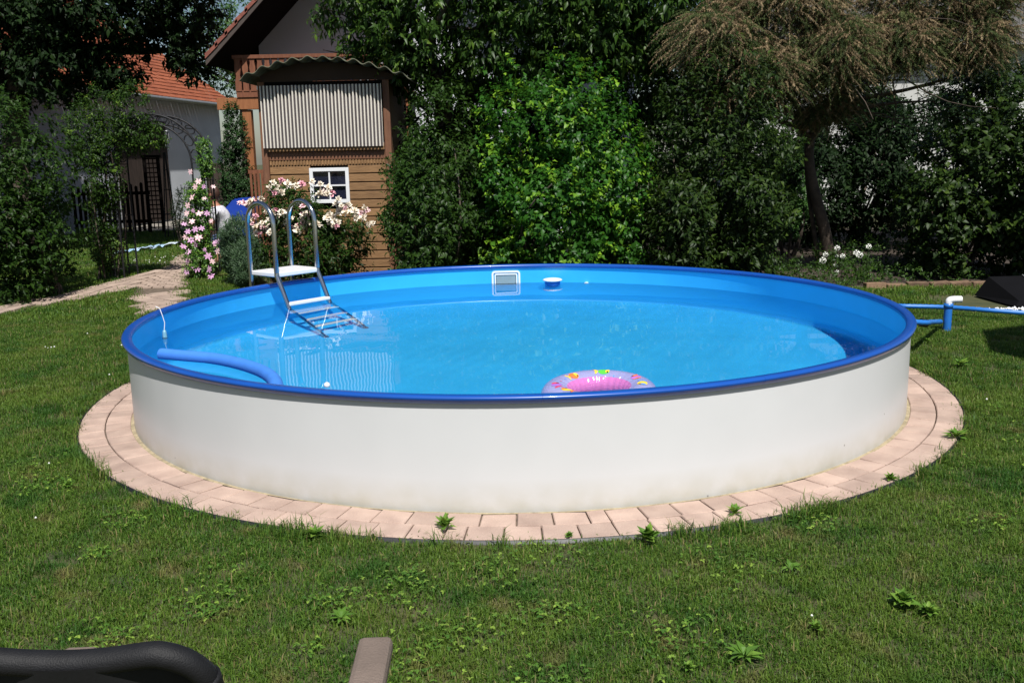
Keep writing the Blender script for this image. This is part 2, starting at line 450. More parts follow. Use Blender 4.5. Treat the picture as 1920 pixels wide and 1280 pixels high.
# water: a real surface with tiny ripples, bending what lies below it
wm = bpy.data.materials.new('pool_water'); N, L = nodes(wm); N.clear()
out = N.new('ShaderNodeOutputMaterial'); rf = N.new('ShaderNodeBsdfRefraction'); rf.inputs['IOR'].default_value = 1.33; rf.inputs['Roughness'].default_value = 0
rf.inputs['Color'].default_value = (.93, .985, 1, 1)
gl = N.new('ShaderNodeBsdfGlossy'); gl.inputs['Roughness'].default_value = 0
fr = N.new('ShaderNodeFresnel'); fr.inputs[0].default_value = 1.24; mxs = N.new('ShaderNodeMixShader')
L.new(fr.outputs[0], mxs.inputs[0]); L.new(rf.outputs[0], mxs.inputs[1]); L.new(gl.outputs[0], mxs.inputs[2]); L.new(mxs.outputs[0], out.inputs[0])
wr = np.random.default_rng(5); WV = []
for k in range(26):
    l = wr.uniform(.12, .6); t = wr.uniform(0, 2 * PI); WV.append((2 * PI / l * math.cos(t), 2 * PI / l * math.sin(t), wr.uniform(0, 2 * PI), l * wr.uniform(.00005, .00018)))
nr_, na = 150, 420
rr = np.linspace(.002, 2.4895, nr_); aa = np.linspace(0, 2 * PI, na, endpoint=False)
RR, AA = np.meshgrid(rr, aa, indexing='ij'); X = RR * np.cos(AA); Y = RR * np.sin(AA); Z = np.zeros_like(X)
for kx, ky, ph, am in WV: Z += am * np.sin(kx * X + ky * Y + ph)
V = np.stack([X, Y, Z], -1).reshape(-1, 3)
i, j = np.meshgrid(np.arange(nr_ - 1), np.arange(na), indexing='ij'); i = i.ravel(); j = j.ravel(); j2 = (j + 1) % na
F = np.stack([i * na + j, (i + 1) * na + j, (i + 1) * na + j2, i * na + j2], 1)
wat = npmesh('water', V, F, wm, None, None, True, (CX, CY, ZW)); wat['kind'] = 'structure'
wat.cycles.is_caustics_caster = True
lin.cycles.is_caustics_receiver = True
sk.cycles.is_caustics_receiver = True

# ------------------------------------------------------------------ pool ladder
steel = mat('polished_steel', (.50, .52, .54), .14, 1., var=.06, scale=30)
Pc = [atz(x, y, .655) for x, y in ((465, 506.6), (549, 497.6), (607.4, 503), (510, 510.5))]
mid = (Pc[0] + Pc[1] + Pc[2] + Pc[3]) / 4
outv = ((Pc[0] + Pc[1]) - (Pc[2] + Pc[3])); outv.z = 0; outv.normalize()
lad = empty('pool_ladder', (mid.x, mid.y, 0), math.atan2(outv.y, outv.x), 'stainless steel ladder with hooped rails and white top step, astride the pool rim', 'ladder')
HW, HD = .213, .172      # local x = outwards, y = left as seen from inside looking out
for s in (1, -1):
    y = s * HW
    pts = [(HD, y, .02), (HD, y, .6)]
    for i in range(0, 13):
        a = PI * i / 12; pts.append((HD * math.cos(a), y, 1.045 + HD * math.sin(a)))
    pts += [(-HD, y, .66), (-HD, y, .635), (-HD - .012, y, .61), (-HD - .13, y, ZW), (-HD - .16, y, .3), (-HD - .56, y, ZF + .03)]
    o = MB().tube(pts, .0205, 14).build('rail', steel, lad)
    o.cycles.is_caustics_receiver = True
    f = MB().tube([(HD, y, .0), (HD, y, .035)], .027, 12).build('rubber_foot', black_m, o)
    f = MB().tube([(-HD - .545, y, ZF + .045), (-HD - .572, y, ZF + .012)], .027, 12).build('rubber_foot', white_m, o)
o = MB().box((-HD - .012, -HW - .015, .618), (HD - .025, HW + .015, .657), bev=.008).build('top_step', white_m, lad)
for k, z in enumerate((ZW + .03, .155, -.065, -.285)):
    t = (.61 - z) / (.61 - ZF - .03); x = -HD - .012 - .548 * t
    if z > ZW: x = -HD - .012 - .118 * (.61 - z) / (.61 - ZW)
    o = MB().box((x - .032, -HW, z - .013), (x + .03, HW, z + .013), bev=.006).build('rung', white_m, lad)
    o.cycles.is_caustics_receiver = True

# ------------------------------------------------------------------ floating things
noodle_m = mat('foam_blue', (.045, .2, .62), .65, var=.06, scale=12, bump=.2, bscale=220)
ctrl = [(303, 664), (345, 668), (400, 673), (450, 683), (492, 697), (514, 713), (520, 735)]
cps = [atz(x, y, ZW + .022) for x, y in ctrl]
def catmull(P, n=8):
    out = []
    for i in range(len(P) - 1):
        a, b, c, d = P[max(i - 1, 0)], P[i], P[i + 1], P[min(i + 2, len(P) - 1)]
        for k in range(n):
            t = k / n; out.append(.5 * ((2 * b) + (c - a) * t + (2 * a - 5 * b + 4 * c - d) * t * t + (3 * b - a - 3 * c + d) * t ** 3))
    return out + [P[-1]]
o = MB().tube(catmull(cps), .038, 16).build('swim_noodle', noodle_m)
tag(o, 'long bent blue foam noodle floating along the near left rim of the pool', 'pool noodle'); o.cycles.is_caustics_receiver = True

rc = Vector((.425, 4.60, ZW + .015)); RT, rT = .212, .078
tor = empty('swim_ring', rc, 0, 'pink and lilac inflatable swim ring with printed fish, floating by the near rim', 'swim ring')
tor.rotation_euler = (rad(2), rad(-1.5), .3)
def vinyl(name, col, a=.25):
    m = bpy.data.materials.new(name); N, L = nodes(m); b = N['Principled BSDF']; b.inputs['Base Color'].default_value = (*col, 1); b.inputs['Roughness'].default_value = .12
    tr = N.new('ShaderNodeBsdfTransparent'); tr.inputs[0].default_value = (*[min(1, .4 + c) for c in col], 1)
    mx = N.new('ShaderNodeMixShader'); mx.inputs[0].default_value = a; L.new(b.outputs[0], mx.inputs[1]); L.new(tr.outputs[0], mx.inputs[2])
    no = N.new('ShaderNodeTexNoise'); no.inputs['Scale'].default_value = 18; bp = N.new('ShaderNodeBump'); bp.inputs['Strength'].default_value = .25; bp.inputs['Distance'].default_value = .01
    L.new(no.outputs['Fac'], bp.inputs['Height']); L.new(bp.outputs[0], b.inputs['Normal'])
    L.new(mx.outputs[0], N['Material Output'].inputs[0]); return m
pinkv, lilv = vinyl('pink_vinyl', (.75, .20, .50), .3), vinyl('lilac_vinyl', (.52, .46, .72), .5)
def torpt(u, v, off=0.):
    w = .0025 * math.sin(u * 26) * max(0, -math.cos(v))
    r = rT + off + w; return (math.cos(u) * (RT + r * math.cos(v)), math.sin(u) * (RT + r * math.cos(v)), r * math.sin(v) * .9)
nu, nv = 96, 24
for nm, v0, v1, m in (('inner_wall', PI * .74, PI * 1.5, pinkv), ('outer_wall', -PI * .5, PI * .74, lilv)):
    V = []; F = []; nn = nv // 2
    for i in range(nu):
        for j in range(nn + 1): V.append(torpt(2 * PI * i / nu, v0 + (v1 - v0) * j / nn))
    for i in range(nu):
        for j in range(nn): k = nn + 1; F.append((i * k + j, ((i + 1) % nu) * k + j, ((i + 1) % nu) * k + j + 1, i * k + j + 1))
    MB().add(V, F, True).build(nm, m, tor)
def patch(u0, v0, poly, m, off, nm='printed_fish', par=None):
    """flat print: a polygon fan laid on the tube"""
    pts = [(u0 + x / .25, v0 + y / rT) for x, y in poly]; V = [torpt(u0, v0, off)]; F = []
    rings = 4; n = len(pts)
    for k in range(1, rings + 1):
        for u, v in pts: V.append(torpt(u0 + (u - u0) * k / rings, v0 + (v - v0) * k / rings, off))
    for j in range(n): F.append((0, 1 + j, 1 + (j + 1) % n))
    for k in range(rings - 1):
        for j in range(n): a = 1 + k * n; F.append((a + j, a + n + j, a + n + (j + 1) % n, a + (j + 1) % n))
    return MB().add(V, F, True).build(nm, m, par or tor)
def ell(a, b, n=16, cx=0, cy=0): return [(cx + a * math.cos(2 * PI * i / n), cy + b * math.sin(2 * PI * i / n)) for i in range(n)]
ink = {n: mat('ink_' + n, c, .3, var=.05) for n, c in dict(orange=(.85, .20, .04), green=(.10, .62, .06), yellow=(.85, .6, .06), purple=(.4, .16, .6), white=(.8, .8, .8), black=(.02, .02, .02), blue=(.1, .3, .75), red=(.75, .06, .12)).items()}
fishes = [(2.25 - .3, PI * .62, 'orange', 'yellow', 1), (1.35 - .3, PI * .57, 'green', 'yellow', 1), (.32 - .3, PI * .55, 'purple', 'orange', -1), (3.25 - .3, PI * .5, 'purple', 'red', 1), (3.75 - .3, PI * .55, 'yellow', 'orange', 1), (.0 - .55, PI * .5, 'yellow', 'blue', 1)]
for u, v, c1, c2, s in fishes:
    f = patch(u, v, ell(.038, .026), ink[c1], .0012)
    patch(u + s * .15, v, [(0, .0), (.012, .02), (.026, .024), (.022, 0), (.026, -.024), (.012, -.02)], ink[c2], .0018, 'fin', f)
    patch(u - s * .09, v - .05, ell(.013, .018), ink[c2], .0022, 'fin', f)
    patch(u - s * .1, v + .1, ell(.006, .007, 8), ink['black'], .003, 'eye', f)
for k in range(22):
    u = .2 + k * .27 + random.uniform(-.05, .05)
    patch(u, random.uniform(PI * .4, PI * .8), ell(.005, .007, 8), ink[random.choice(['blue', 'white', 'red'])], .0016, 'printed_bubble')
for o in tor.children_recursive: o.cycles.is_caustics_receiver = True

# chlorine dispenser
p = atz(1036, 533, ZW)
dsp = empty('chemical_dispenser', (p.x, p.y, ZW), 0, 'blue tapered chlorine dispenser cup with white lid floating beside the skimmer', 'dispenser')
MB().lathe([(.0, -.09), (.055, -.09), (.062, -.02), (.070, .0), (.074, .03)], 28).build('cup', mat('cup_blue', (.015, .13, .5), .35, var=.04), dsp)
MB().lathe([(.074, .03), (.09, .036), (.091, .044), (.078, .052), (.05, .058), (.001, .06)], 28).build('lid', white_m, dsp)
# thermometer on a cord
th = empty('pool_thermometer', (CX - 2.44, CY + .02, ZW), 0, 'small grey pool thermometer hanging on a cord at the left rim', 'thermometer')
MB().lathe([(.001, .05), (.010, .048), (.014, .03), (.017, -.03), (.019, -.05), (.001, -.055)], 16).build('float', mat('thermo_grey', (.16, .34, .42), .3), th)
MB().tube([(0, 0, .05), (.006, .004, .1), (-.004, .0, .15), (-.018, 0, .2), (-.045, 0, .215)], .003, 6).build('cord', white_m, th)
MB().lathe([(.0205, -.035), (.0205, -.05)], 16).build('collar', black_m, th)
p = atz(613, 722, ZW + .008)
bm = bmesh.new(); bmesh.ops.create_uvsphere(bm, u_segments=16, v_segments=10, radius=.017); me = bpy.data.meshes.new('ball'); bm.to_mesh(me); me.polygons.foreach_set('use_smooth', [True] * len(me.polygons)); me.materials.append(white_m)
tag(link('small_ball', me, None, p), 'tiny white ball floating between the noodle and the swim ring', 'ball')

# ------------------------------------------------------------------ garden path: pavers laid cell by cell inside an outline
def inpoly(x, y, P):
    c = False; j = len(P) - 1
    for i in range(len(P)):
        if (P[i][1] > y) != (P[j][1] > y) and x < (P[j][0] - P[i][0]) * (y - P[i][1]) / (P[j][1] - P[i][1]) + P[i][0]: c = not c
        j = i
    return c
def polypx(L_): return [tuple(atz(x, y)[:2]) for x, y in L_]
pathA = polypx([(272, 592), (252, 575), (246, 562), (250, 547), (262, 533), (290, 515), (318, 500), (338, 478), (362, 478), (356, 500), (352, 520), (345, 540), (341, 556), (340, 575)])
branch = polypx([(-40, 590), (62, 566), (112, 556), (160, 545), (205, 532), (250, 519), (290, 507), (325, 505), (300, 530), (258, 541), (205, 552), (150, 565), (100, 572), (62, 578), (-40, 604)])
path = empty('garden_path', (0, 0, 0), kind='structure')
pm = mat('path_concrete', (.29, .215, .17), .9, scale=6, col2=(.40, .305, .245), bump=.5, bscale=90, obj_rand=.12)
mb = MB()
for P in (pathA, branch): mb.add([(x, y, .006 + (.003 if P is branch else 0)) for x, y in P], [tuple(range(len(P)))])
mb.build('joint', joint_m, path)
def slab(w, d, h=.03):
    return MB().box((-w / 2, -d / 2, -h), (w / 2, d / 2, 0), bev=.005).mesh('paver', pm)
big = [slab(.226, .142), slab(.22, .138), slab(.16, .142)]
cob = [slab(.132, .088), slab(.125, .088), slab(.132, .084)]
rs = random.Random(3)
# swept rows of large slabs near the pool
c0 = Vector(atz(440, 585)); 
for k in range(9):
    r_ = .62 + k * .162
    n = int(2 * PI * r_ / .245)
    for i in range(n):
        a = 2 * PI * (i + .5 * (k % 2)) / n; x, y = c0.x + r_ * math.cos(a), c0.y + r_ * math.sin(a)
        if y < 12.0 and inpoly(x, y, pathA): link('paver', big[rs.randrange(2)], path, (x, y, .028 + rs.uniform(-.003, .003)), (rs.uniform(-.01, .01), rs.uniform(-.01, .01), a + PI / 2))
for k in range(60):
    for i in range(40):
        x = -6.4 + i * .151 + .07 * (k % 2) + rs.uniform(-.004, .004); y = 12.02 + k * .106
        if y > 12.0 and inpoly(x, y, pathA): link('paver', cob[rs.randrange(3)], path, (x, y, .026 + rs.uniform(-.004, .004)), (rs.uniform(-.015, .015), rs.uniform(-.015, .015), rs.uniform(-.03, .03)))
e0, e1 = Vector(branch[1]), Vector(branch[6]); ux = (e1 - e0).normalized(); uy = Vector((-ux.y, ux.x)); ang = math.atan2(ux.y, ux.x)
for k in range(-8, 9):
    for i in range(-8, 22):
        q = e0 + ux * (i * .243 + .12 * (k % 2)) + uy * (k * .163)
        if inpoly(q.x, q.y, branch) and not inpoly(q.x, q.y, pathA): link('paver', big[rs.randrange(2)], path, (q.x, q.y, .031 + rs.uniform(-.003, .003)), (rs.uniform(-.01, .01), rs.uniform(-.01, .01), ang))

# ------------------------------------------------------------------ barn at the back left
plaster = mat('white_plaster', (.58, .60, .64), .9, var=.06, scale=1.2, bump=.2, bscale=25)
tile_m = mat('roof_tile', (.21, .060, .030), .85, spec=.2, scale=3, col2=(.30, .095, .048), bump=.4, bscale=30, obj_rand=.08)
oldwood = mat('weathered_wood', (.04, .029, .024), .9, spec=.2, scale=4, col2=(.075, .055, .046), stretch=(14, 14, 1), bump=.4, bscale=8)
iron = mat('wrought_iron', (.008, .008, .01), .6, .2, var=.2)
zinc = mat('gutter_zinc', (.32, .33, .34), .45, .5, var=.1)
ba = math.atan2(.99, .13)
barn = empty('barn', (-9.1, 26, 0), ba, 'long white plastered barn with orange tiled roof behind the picket fence', 'barn')
# local x runs away from the camera along the wall, y points to the left (into the barn)
MB().box((-14, 0, 0), (3.6, .4, 3.2)).build('wall', plaster, barn)
MB().box((-14, .4, 0), (3.6, 7, 3.0)).build('rear_wall', plaster, barn)
mb = MB(); mb.add([(3.61, 0, 3), (3.61, 7, 3), (3.61, 3.5, 5.75)], [(0, 1, 2)]); mb.build('gable', plaster, barn)
MB().tube([(-14, -.36, 3.16), (3.9, -.36, 3.16)], .06, 8).build('gutter', zinc, barn)
th_ = math.atan2(2.7, 3.9)
for k in range(24):
    d0 = k * .2
    y = -.4 + d0 * math.cos(th_); z = 3.22 + d0 * math.sin(th_)
    mb = MB(); L0 = .235
    x = -14.2
    while x < 3.9:
        w_ = .19
        dz = random.uniform(-.005, .005)
        y2, z2 = y + L0 * math.cos(th_), z + L0 * math.sin(th_) - .028
        mb.add([(x + .004, y, z + dz), (x + w_, y, z + dz + .006), (x + w_, y2, z2 + dz), (x + .004, y2, z2 + dz), (x + .004, y, z + dz - .03), (x + w_, y, z + dz - .024)], [(0, 1, 2, 3), (4, 5, 1, 0)])
        x += .194
    mb.build('tile_course', tile_m, barn)
for s in (0,):
    MB().add([(-14.2, 3.75, 6.1), (3.9, 3.75, 6.1), (3.9, 7.5, 3.1), (-14.2, 7.5, 3.1)], [(0, 1, 2, 3)]).build('rear_roof_slope', tile_m, barn)
MB().tube([(-14.2, 3.72, 6.1), (3.9, 3.72, 6.1)], .1, 8).build('ridge', tile_m, barn)
dr = None
for k, (x0, x1) in enumerate(((-2.47, -1.24), (-1.22, 0.0))):
    d = MB().box((x0, -.05, .05), (x1, .0 - .003, 2.5)).build('door', oldwood, barn)
    n = 6
    for i in range(n):
        a, b_ = x0 + (x1 - x0) * i / n + .006, x0 + (x1 - x0) * (i + 1) / n - .006
        MB().box((a, -.075, .06), (b_, -.052, 2.49)).build('plank', oldwood, d)
MB().box((-2.56, -.04, 2.503), (.09, -.002, 2.6)).build('lintel', oldwood, barn)

# ------------------------------------------------------------------ chalet with balcony
brown = mat('stained_wood', (.14, .045, .020), .7, scale=3, col2=(.21, .075, .034), stretch=(10, 10, 1.5), bump=.3, bscale=10, obj_rand=.1)
redtile = mat('dark_red_tile', (.17, .05, .035), .7, scale=6, col2=(.27, .085, .055), bump=.4, bscale=30)
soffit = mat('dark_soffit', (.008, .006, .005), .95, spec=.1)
ch = empty('chalet', (-4.6, 18.6, 0), 0, 'white gabled chalet with brown balcony and red tiled roof behind the playhouse', 'house')
HWd = 7.0; apx = 3.5; ze, zr = 3.75, 7.25
MB().add([(0, 0, 0), (HWd, 0, 0), (HWd, 0, ze), (apx, 0, zr - .2), (0, 0, ze), (0, 9, 0), (HWd, 9, 0), (HWd, 9, ze), (apx, 9, zr - .2), (0, 9, ze)],
         [(0, 1, 2, 3, 4), (5, 9, 8, 7, 6), (0, 4, 9, 5), (1, 6, 7, 2)]).build('wall', plaster, ch)
sl_ = (zr - ze) / apx
for s in (-1, 1):
    def X(t): return apx + s * (apx + .47) * t
    def Zt(t): return zr - (apx + .47) * sl_ * t
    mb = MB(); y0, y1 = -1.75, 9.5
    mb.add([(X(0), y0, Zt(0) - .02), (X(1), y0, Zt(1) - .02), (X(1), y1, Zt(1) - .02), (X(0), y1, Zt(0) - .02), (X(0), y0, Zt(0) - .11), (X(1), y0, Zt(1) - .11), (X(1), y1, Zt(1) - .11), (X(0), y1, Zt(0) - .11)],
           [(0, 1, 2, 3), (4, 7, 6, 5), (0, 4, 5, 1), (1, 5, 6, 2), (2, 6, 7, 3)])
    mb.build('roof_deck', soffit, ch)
    n = 22
    for k in range(n):
        t0, t1 = 1 - k / n, 1 - (k + 1.25) / n
        mb = MB(); mb.add([(X(t0), y0 - .05, Zt(t0) + .055), (X(t0), y1, Zt(t0) + .055), (X(max(t1, 0)), y1, Zt(max(t1, 0)) + .015), (X(max(t1, 0)), y0 - .05, Zt(max(t1, 0)) + .015),
                           (X(t0), y0 - .05, Zt(t0) - .03), (X(max(t1, 0)), y0 - .05, Zt(max(t1, 0)) - .05), (X(t0), y1, Zt(t0) - .02)], [(0, 1, 2, 3), (0, 3, 5, 4), (0, 4, 6, 1)])
        mb.build('tile_course', redtile, ch)
    # barge board
    MB().add([(X(0), y0 - .03, Zt(0) - .03), (X(1), y0 - .03, Zt(1) - .03), (X(1), y0 - .03, Zt(1) - .14), (X(0), y0 - .03, Zt(0) - .14), (X(0), y0, Zt(0) - .03), (X(1), y0, Zt(1) - .03), (X(1), y0, Zt(1) - .14), (X(0), y0, Zt(0) - .14)],
             [(0, 1, 2, 3), (0, 4, 5, 1), (3, 2, 6, 7), (1, 5, 6, 2)]).build('barge_board', mat('grey_board', (.06, .045, .038), .8), ch)
# balcony
bx0 = at(441, 140, 17.2).x + 4.6; bz0 = at(441, 183, 17.2).z; bz1 = at(441, 104, 17.2).z; by = 17.2 - 18.6
bal = MB().box((bx0, by, bz0), (2.9, -.003, bz0 + .12)).build('balcony', brown, ch)
MB().box((bx0 - .03, by - .03, bz1 - .06), (2.9, by + .05, bz1)).build('handrail', brown, bal)
MB().box((bx0 - .03, by + .05, bz1 - .06), (bx0 + .05, -.01, bz1)).build('handrail', brown, bal)
def baluster():
    V = [(-.05, .0), (.05, .0), (.05, .18), (.032, .26), (.05, .36), (.05, bz1 - bz0 - .3), (.035, bz1 - bz0 - .22), (.05, bz1 - bz0 - .16), (-.05, bz1 - bz0 - .16), (-.035, bz1 - bz0 - .22), (-.05, bz1 - bz0 - .3), (-.05, .36), (-.032, .26), (-.05, .18)]
    n = len(V); VV = [(x, 0, z) for x, z in V] + [(x, .022, z) for x, z in V]
    return MB().add(VV, [tuple(range(n)), tuple(range(n, 2 * n))[::-1]] + [(i, n + i, n + (i + 1) % n, (i + 1) % n) for i in range(n)]).mesh('baluster', brown)
bme = baluster()
x = bx0 + .05
while x < 2.85:
    link('baluster', bme, bal, (x, by - .01, bz0 + .1)); x += .128
for k in range(10): link('baluster', bme, bal, (bx0, by + .1 + k * .13, bz0 + .1), (0, 0, PI / 2))
px_ = at(462, 300, 17.3).x + 4.6
orangewood = mat('light_stained_wood', (.24, .085, .028), .7, scale=3, col2=(.32, .125, .045), stretch=(10, 10, 1.5), bump=.3, bscale=10)
MB().box((px_, by + .05, 0), (px_ + .15, by + .2, bz0 - .21)).build('post', orangewood, ch)
MB().box((2.7, by + .05, 0), (2.85, by + .2, bz0 - .21)).build('post', orangewood, ch)
MB().box((-.45, by + .02, bz0 - .2), (2.9, by + .22, bz0 - .003)).build('beam', orangewood, ch)

# ------------------------------------------------------------------ playhouse on the lawn edge
YP = 12.5
def wx(px, py=300, Y=YP): return at(px, py, Y).x
def wz(py, px=600, Y=YP): return at(px, py, Y).z
x0, x1 = wx(492, 230), wx(735, 230)
ph = empty('playhouse', ((x0 + x1) / 2, YP, 0), 0, 'small wooden playhouse with corrugated upper panel, white window and curved corrugated roof', 'playhouse')
ox = (x0 + x1) / 2
board = mat('spruce_board', (.18, .095, .038), .7, scale=3, col2=(.28, .155, .065), stretch=(2, 12, 12), bump=.35, bscale=9, obj_rand=.14)
postw = mat('brown_post', (.13, .052, .026), .7, scale=3, col2=(.19, .085, .042), stretch=(10, 10, 1.5), bump=.3, bscale=9)
zt = wz(152)
for (a, b_) in ((wx(492) - ox, wx(492) - ox + .085), (wx(723) - ox, wx(723) - ox + .085)):
    MB().box((a, -.02, 0), (b_, .07, zt), bev=.006).build('post', postw, ph)
    MB().box((a, 1.9, 0), (b_, 1.99, zt), bev=.006).build('post', postw, ph)
xl, xr = wx(492) - ox + .088, wx(723) - ox - .003
zb = wz(283); ztp = wz(160)
MB().box((xl, .0, zb - .11), (xr, .06, zb - .003), bev=.005).build('beam', postw, ph)
MB().box((xl, -.045, zb), (xr, -.005, zb + .085), bev=.004).build('ledge', board, ph)
# dentils under the beam
for i in range(38):
    xx = xl + (xr - xl) * (i + .2) / 38; MB().box((xx, -.012, zb - .17), (xx + .022, .012, zb - .115)).build('dentil', board, ph)
MB().box((xl, .013, zb - .185), (xr, .04, zb - .113)).build('frieze_board', board, ph)
# horizontal boards
z = zb - .19; k = 0
wx0, wx1, wz0, wz1 = wx(579) - ox, wx(653) - ox, wz(381), wz(315)
while z > .02:
    zz = max(z - .108, .0)
    for a, b_ in ([(xl, xr)] if (zz + .004 > wz1 or z < wz0) else [(xl, wx0 + .01), (wx1 - .01, xr)]):
        MB().box((a, .0, zz + .012), (b_, .035, z), bev=.005).build('board', board, ph)
    z -= .11
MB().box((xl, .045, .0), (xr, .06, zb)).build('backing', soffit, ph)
# window
wf = MB().box((wx0, -.03, wz0), (wx0 + .045, .02, wz1), bev=.003).box((wx1 - .045, -.03, wz0), (wx1, .02, wz1), bev=.003).box((wx0 + .045, -.03, wz1 - .045), (wx1 - .045, .02, wz1), bev=.003).box((wx0 + .045, -.03, wz0), (wx1 - .045, .02, wz0 + .045), bev=.003)
wroot = wf.build('window', white_m, ph)
mx_, mz_ = (wx0 + wx1) / 2, (wz0 + wz1) / 2
MB().box((mx_ - .009, -.02, wz0 + .046), (mx_ + .009, .012, wz1 - .046)).build('mullion', white_m, wroot)
MB().box((wx0 + .046, -.021, mz_ - .009), (mx_ - .0095, .011, mz_ + .009)).build('mullion', white_m, wroot)
MB().box((mx_ + .0095, -.021, mz_ - .009), (wx1 - .046, .011, mz_ + .009)).build('mullion', white_m, wroot)
glass = mat('dark_glass', (.012, .014, .03), .06, var=.2, spec=.8)
for a, b_ in ((wx0 + .046, mx_ - .0095), (mx_ + .0095, wx1 - .046)):
    for c_, d_ in ((wz0 + .046, mz_ - .0095), (mz_ + .0095, wz1 - .046)): MB().box((a, .013, c_), (b_, .018, d_)).build('pane', glass, wroot)
# corrugated upper panel
corr = mat('cream_fibreglass', (.80, .75, .66), .5, var=.06, scale=2)
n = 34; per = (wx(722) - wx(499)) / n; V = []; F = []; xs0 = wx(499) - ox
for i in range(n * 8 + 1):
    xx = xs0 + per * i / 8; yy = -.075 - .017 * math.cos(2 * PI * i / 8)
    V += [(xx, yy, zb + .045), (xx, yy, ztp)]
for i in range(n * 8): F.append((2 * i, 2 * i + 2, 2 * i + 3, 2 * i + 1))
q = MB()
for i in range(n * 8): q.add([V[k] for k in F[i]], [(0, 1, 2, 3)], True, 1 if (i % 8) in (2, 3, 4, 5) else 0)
q.build('corrugated_panel', [corr, mat('groove_shade', (.10, .085, .09), .7)], ph)  # groove shade painted in: rear faces of each wave take a darker colour
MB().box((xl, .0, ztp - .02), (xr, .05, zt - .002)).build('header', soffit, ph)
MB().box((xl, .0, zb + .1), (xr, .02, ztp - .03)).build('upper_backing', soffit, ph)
for sx in (xl - .06, xr + .05): MB().box((sx, .08, 0), (sx + .03, 1.9, zt)).build('side_wall', board, ph)
# arched corrugated roof with a wavy front edge
def archz(x_): return wz(112) - .0 - .165 * ((x_ - (wx(605) - ox)) / .95) ** 2 * (1.55 if x_ < wx(605) - ox else 1)
xa, xb = wx(472) - ox, wx(782) - ox
V = []; F = []; n = 160
roofm = mat('mossy_sheet', (.045, .055, .03), .85, scale=7, col2=(.13, .13, .085), bump=.4, bscale=25)
for i in range(n + 1):
    x_ = xa + (xb - xa) * i / n; z_ = archz(x_) + .022 * math.sin(2 * PI * x_ / .19)
    V += [(x_, -.32, z_), (x_, 2.2, z_ + .0), (x_, -.32, z_ - .012), (x_, 2.2, z_ - .012)]
for i in range(n):
    a, b_ = 4 * i, 4 * i + 4; F += [(a, b_, b_ + 1, a + 1), (a + 2, a + 3, b_ + 3, b_ + 2), (a, a + 2, b_ + 2, b_)]
MB().add(V, F, True).build('roof', roofm, ph)
V = []; F = []; n = 30
for i in range(n + 1):
    x_ = xl - .05 + (xr - xl + .2) * i / n; V += [(x_, .0, archz(x_) - .03), (x_, .0, min(zt - .0, archz(x_) - .035))]
for i in range(n): F.append((2 * i, 2 * i + 1, 2 * i + 3, 2 * i + 2))
MB().add(V, F).build('gable_board', mat('dark_brown_board', (.045, .024, .014), .85, scale=5, bump=.3, bscale=15), ph)

# ------------------------------------------------------------------ picket fence, gate, obelisk
darkw = mat('dark_fence_wood', (.006, .004, .0035), .9, spec=.1, var=.35, scale=8, bump=.3, bscale=20)
YF = 21.5
def gx(px, Y=YF): return at(px, 400, Y).x
fn = empty('picket_fence', (gx(60), YF, 0), 0, 'dark brown picket fence in front of the barn doors', 'fence')
fx = 0; W = gx(283) - gx(60); k = 0
def picket(h): return MB().add([(-.032, 0, .06), (.032, 0, .06), (.032, 0, h - .03), (0, 0, h), (-.032, 0, h - .03), (-.032, .02, .06), (.032, .02, .06), (.032, .02, h - .03), (0, .02, h), (-.032, .02, h - .03)],
    [(0, 1, 2, 3, 4), (9, 8, 7, 6, 5), (0, 4, 9, 5), (1, 6, 7, 2), (4, 3, 8, 9), (3, 2, 7, 8)]).mesh('picket', darkw)
pks = [picket(1.1), picket(1.07), picket(1.13)]
while fx < W:
    link('picket', pks[k % 3], fn, (fx, 0, random.uniform(-.01, .01)), (0, random.uniform(-.015, .015), 0)); fx += .107; k += 1
for z_ in (.24, .86): MB().box((-.05, .022, z_), (W, .06, z_ + .07)).build('rail', darkw, fn)
gt = empty('lattice_post', (gx(292), YF, 0), 0, 'tall dark lattice pillar at the right end of the picket fence', 'trellis')
hh = at(292, 296, YF).z
for s in (-1, 1): MB().box((s * .15 - .03, -.03, 0), (s * .15 + .03, .03, hh)).build('post', darkw, gt)
for k in range(16): MB().box((-.12, -.012, .12 + k * .1), (.12, .012, .145 + k * .1)).build('slat', darkw, gt)
for k in range(2): MB().box((-.055 + k * .09, -.024, .1), (-.035 + k * .09, -.013, hh - .02)).build('slat', darkw, gt)
MB().box((-.2, -.05, hh + .001), (.2, .05, hh + .06)).build('cap', darkw, gt)
ob = empty('plant_obelisk', (gx(318, 20), 20, 0), 0, 'slim iron plant obelisk standing in front of the barn door', 'plant support')
for k in range(4):
    a = PI / 4 + k * PI / 2; MB().tube([(.14 * math.cos(a), .14 * math.sin(a), 0), (.02 * math.cos(a), .02 * math.sin(a), 1.75)], .012, 6).build('rod', iron, ob)
for z_ in (.5, 1., 1.4):
    r_ = .14 - .12 * z_ / 1.75; MB().tube([(r_ * math.cos(2 * PI * i / 12), r_ * math.sin(2 * PI * i / 12), z_) for i in range(12)], .009, 6, closed=True).build('hoop', iron, ob)
# cobbled strip before the barn
cb = MB().add([(gx(250, 22.2), 22.2, .004), (gx(420, 22.2), 22.2, .004), (gx(420, 27), 27, .004), (gx(250, 27), 27, .004)], [(0, 1, 2, 3)]).build('yard', mat('yard_gravel', (.22, .2, .17), .95, var=.35, scale=9, bump=.6, bscale=30)); cb['kind'] = 'structure'
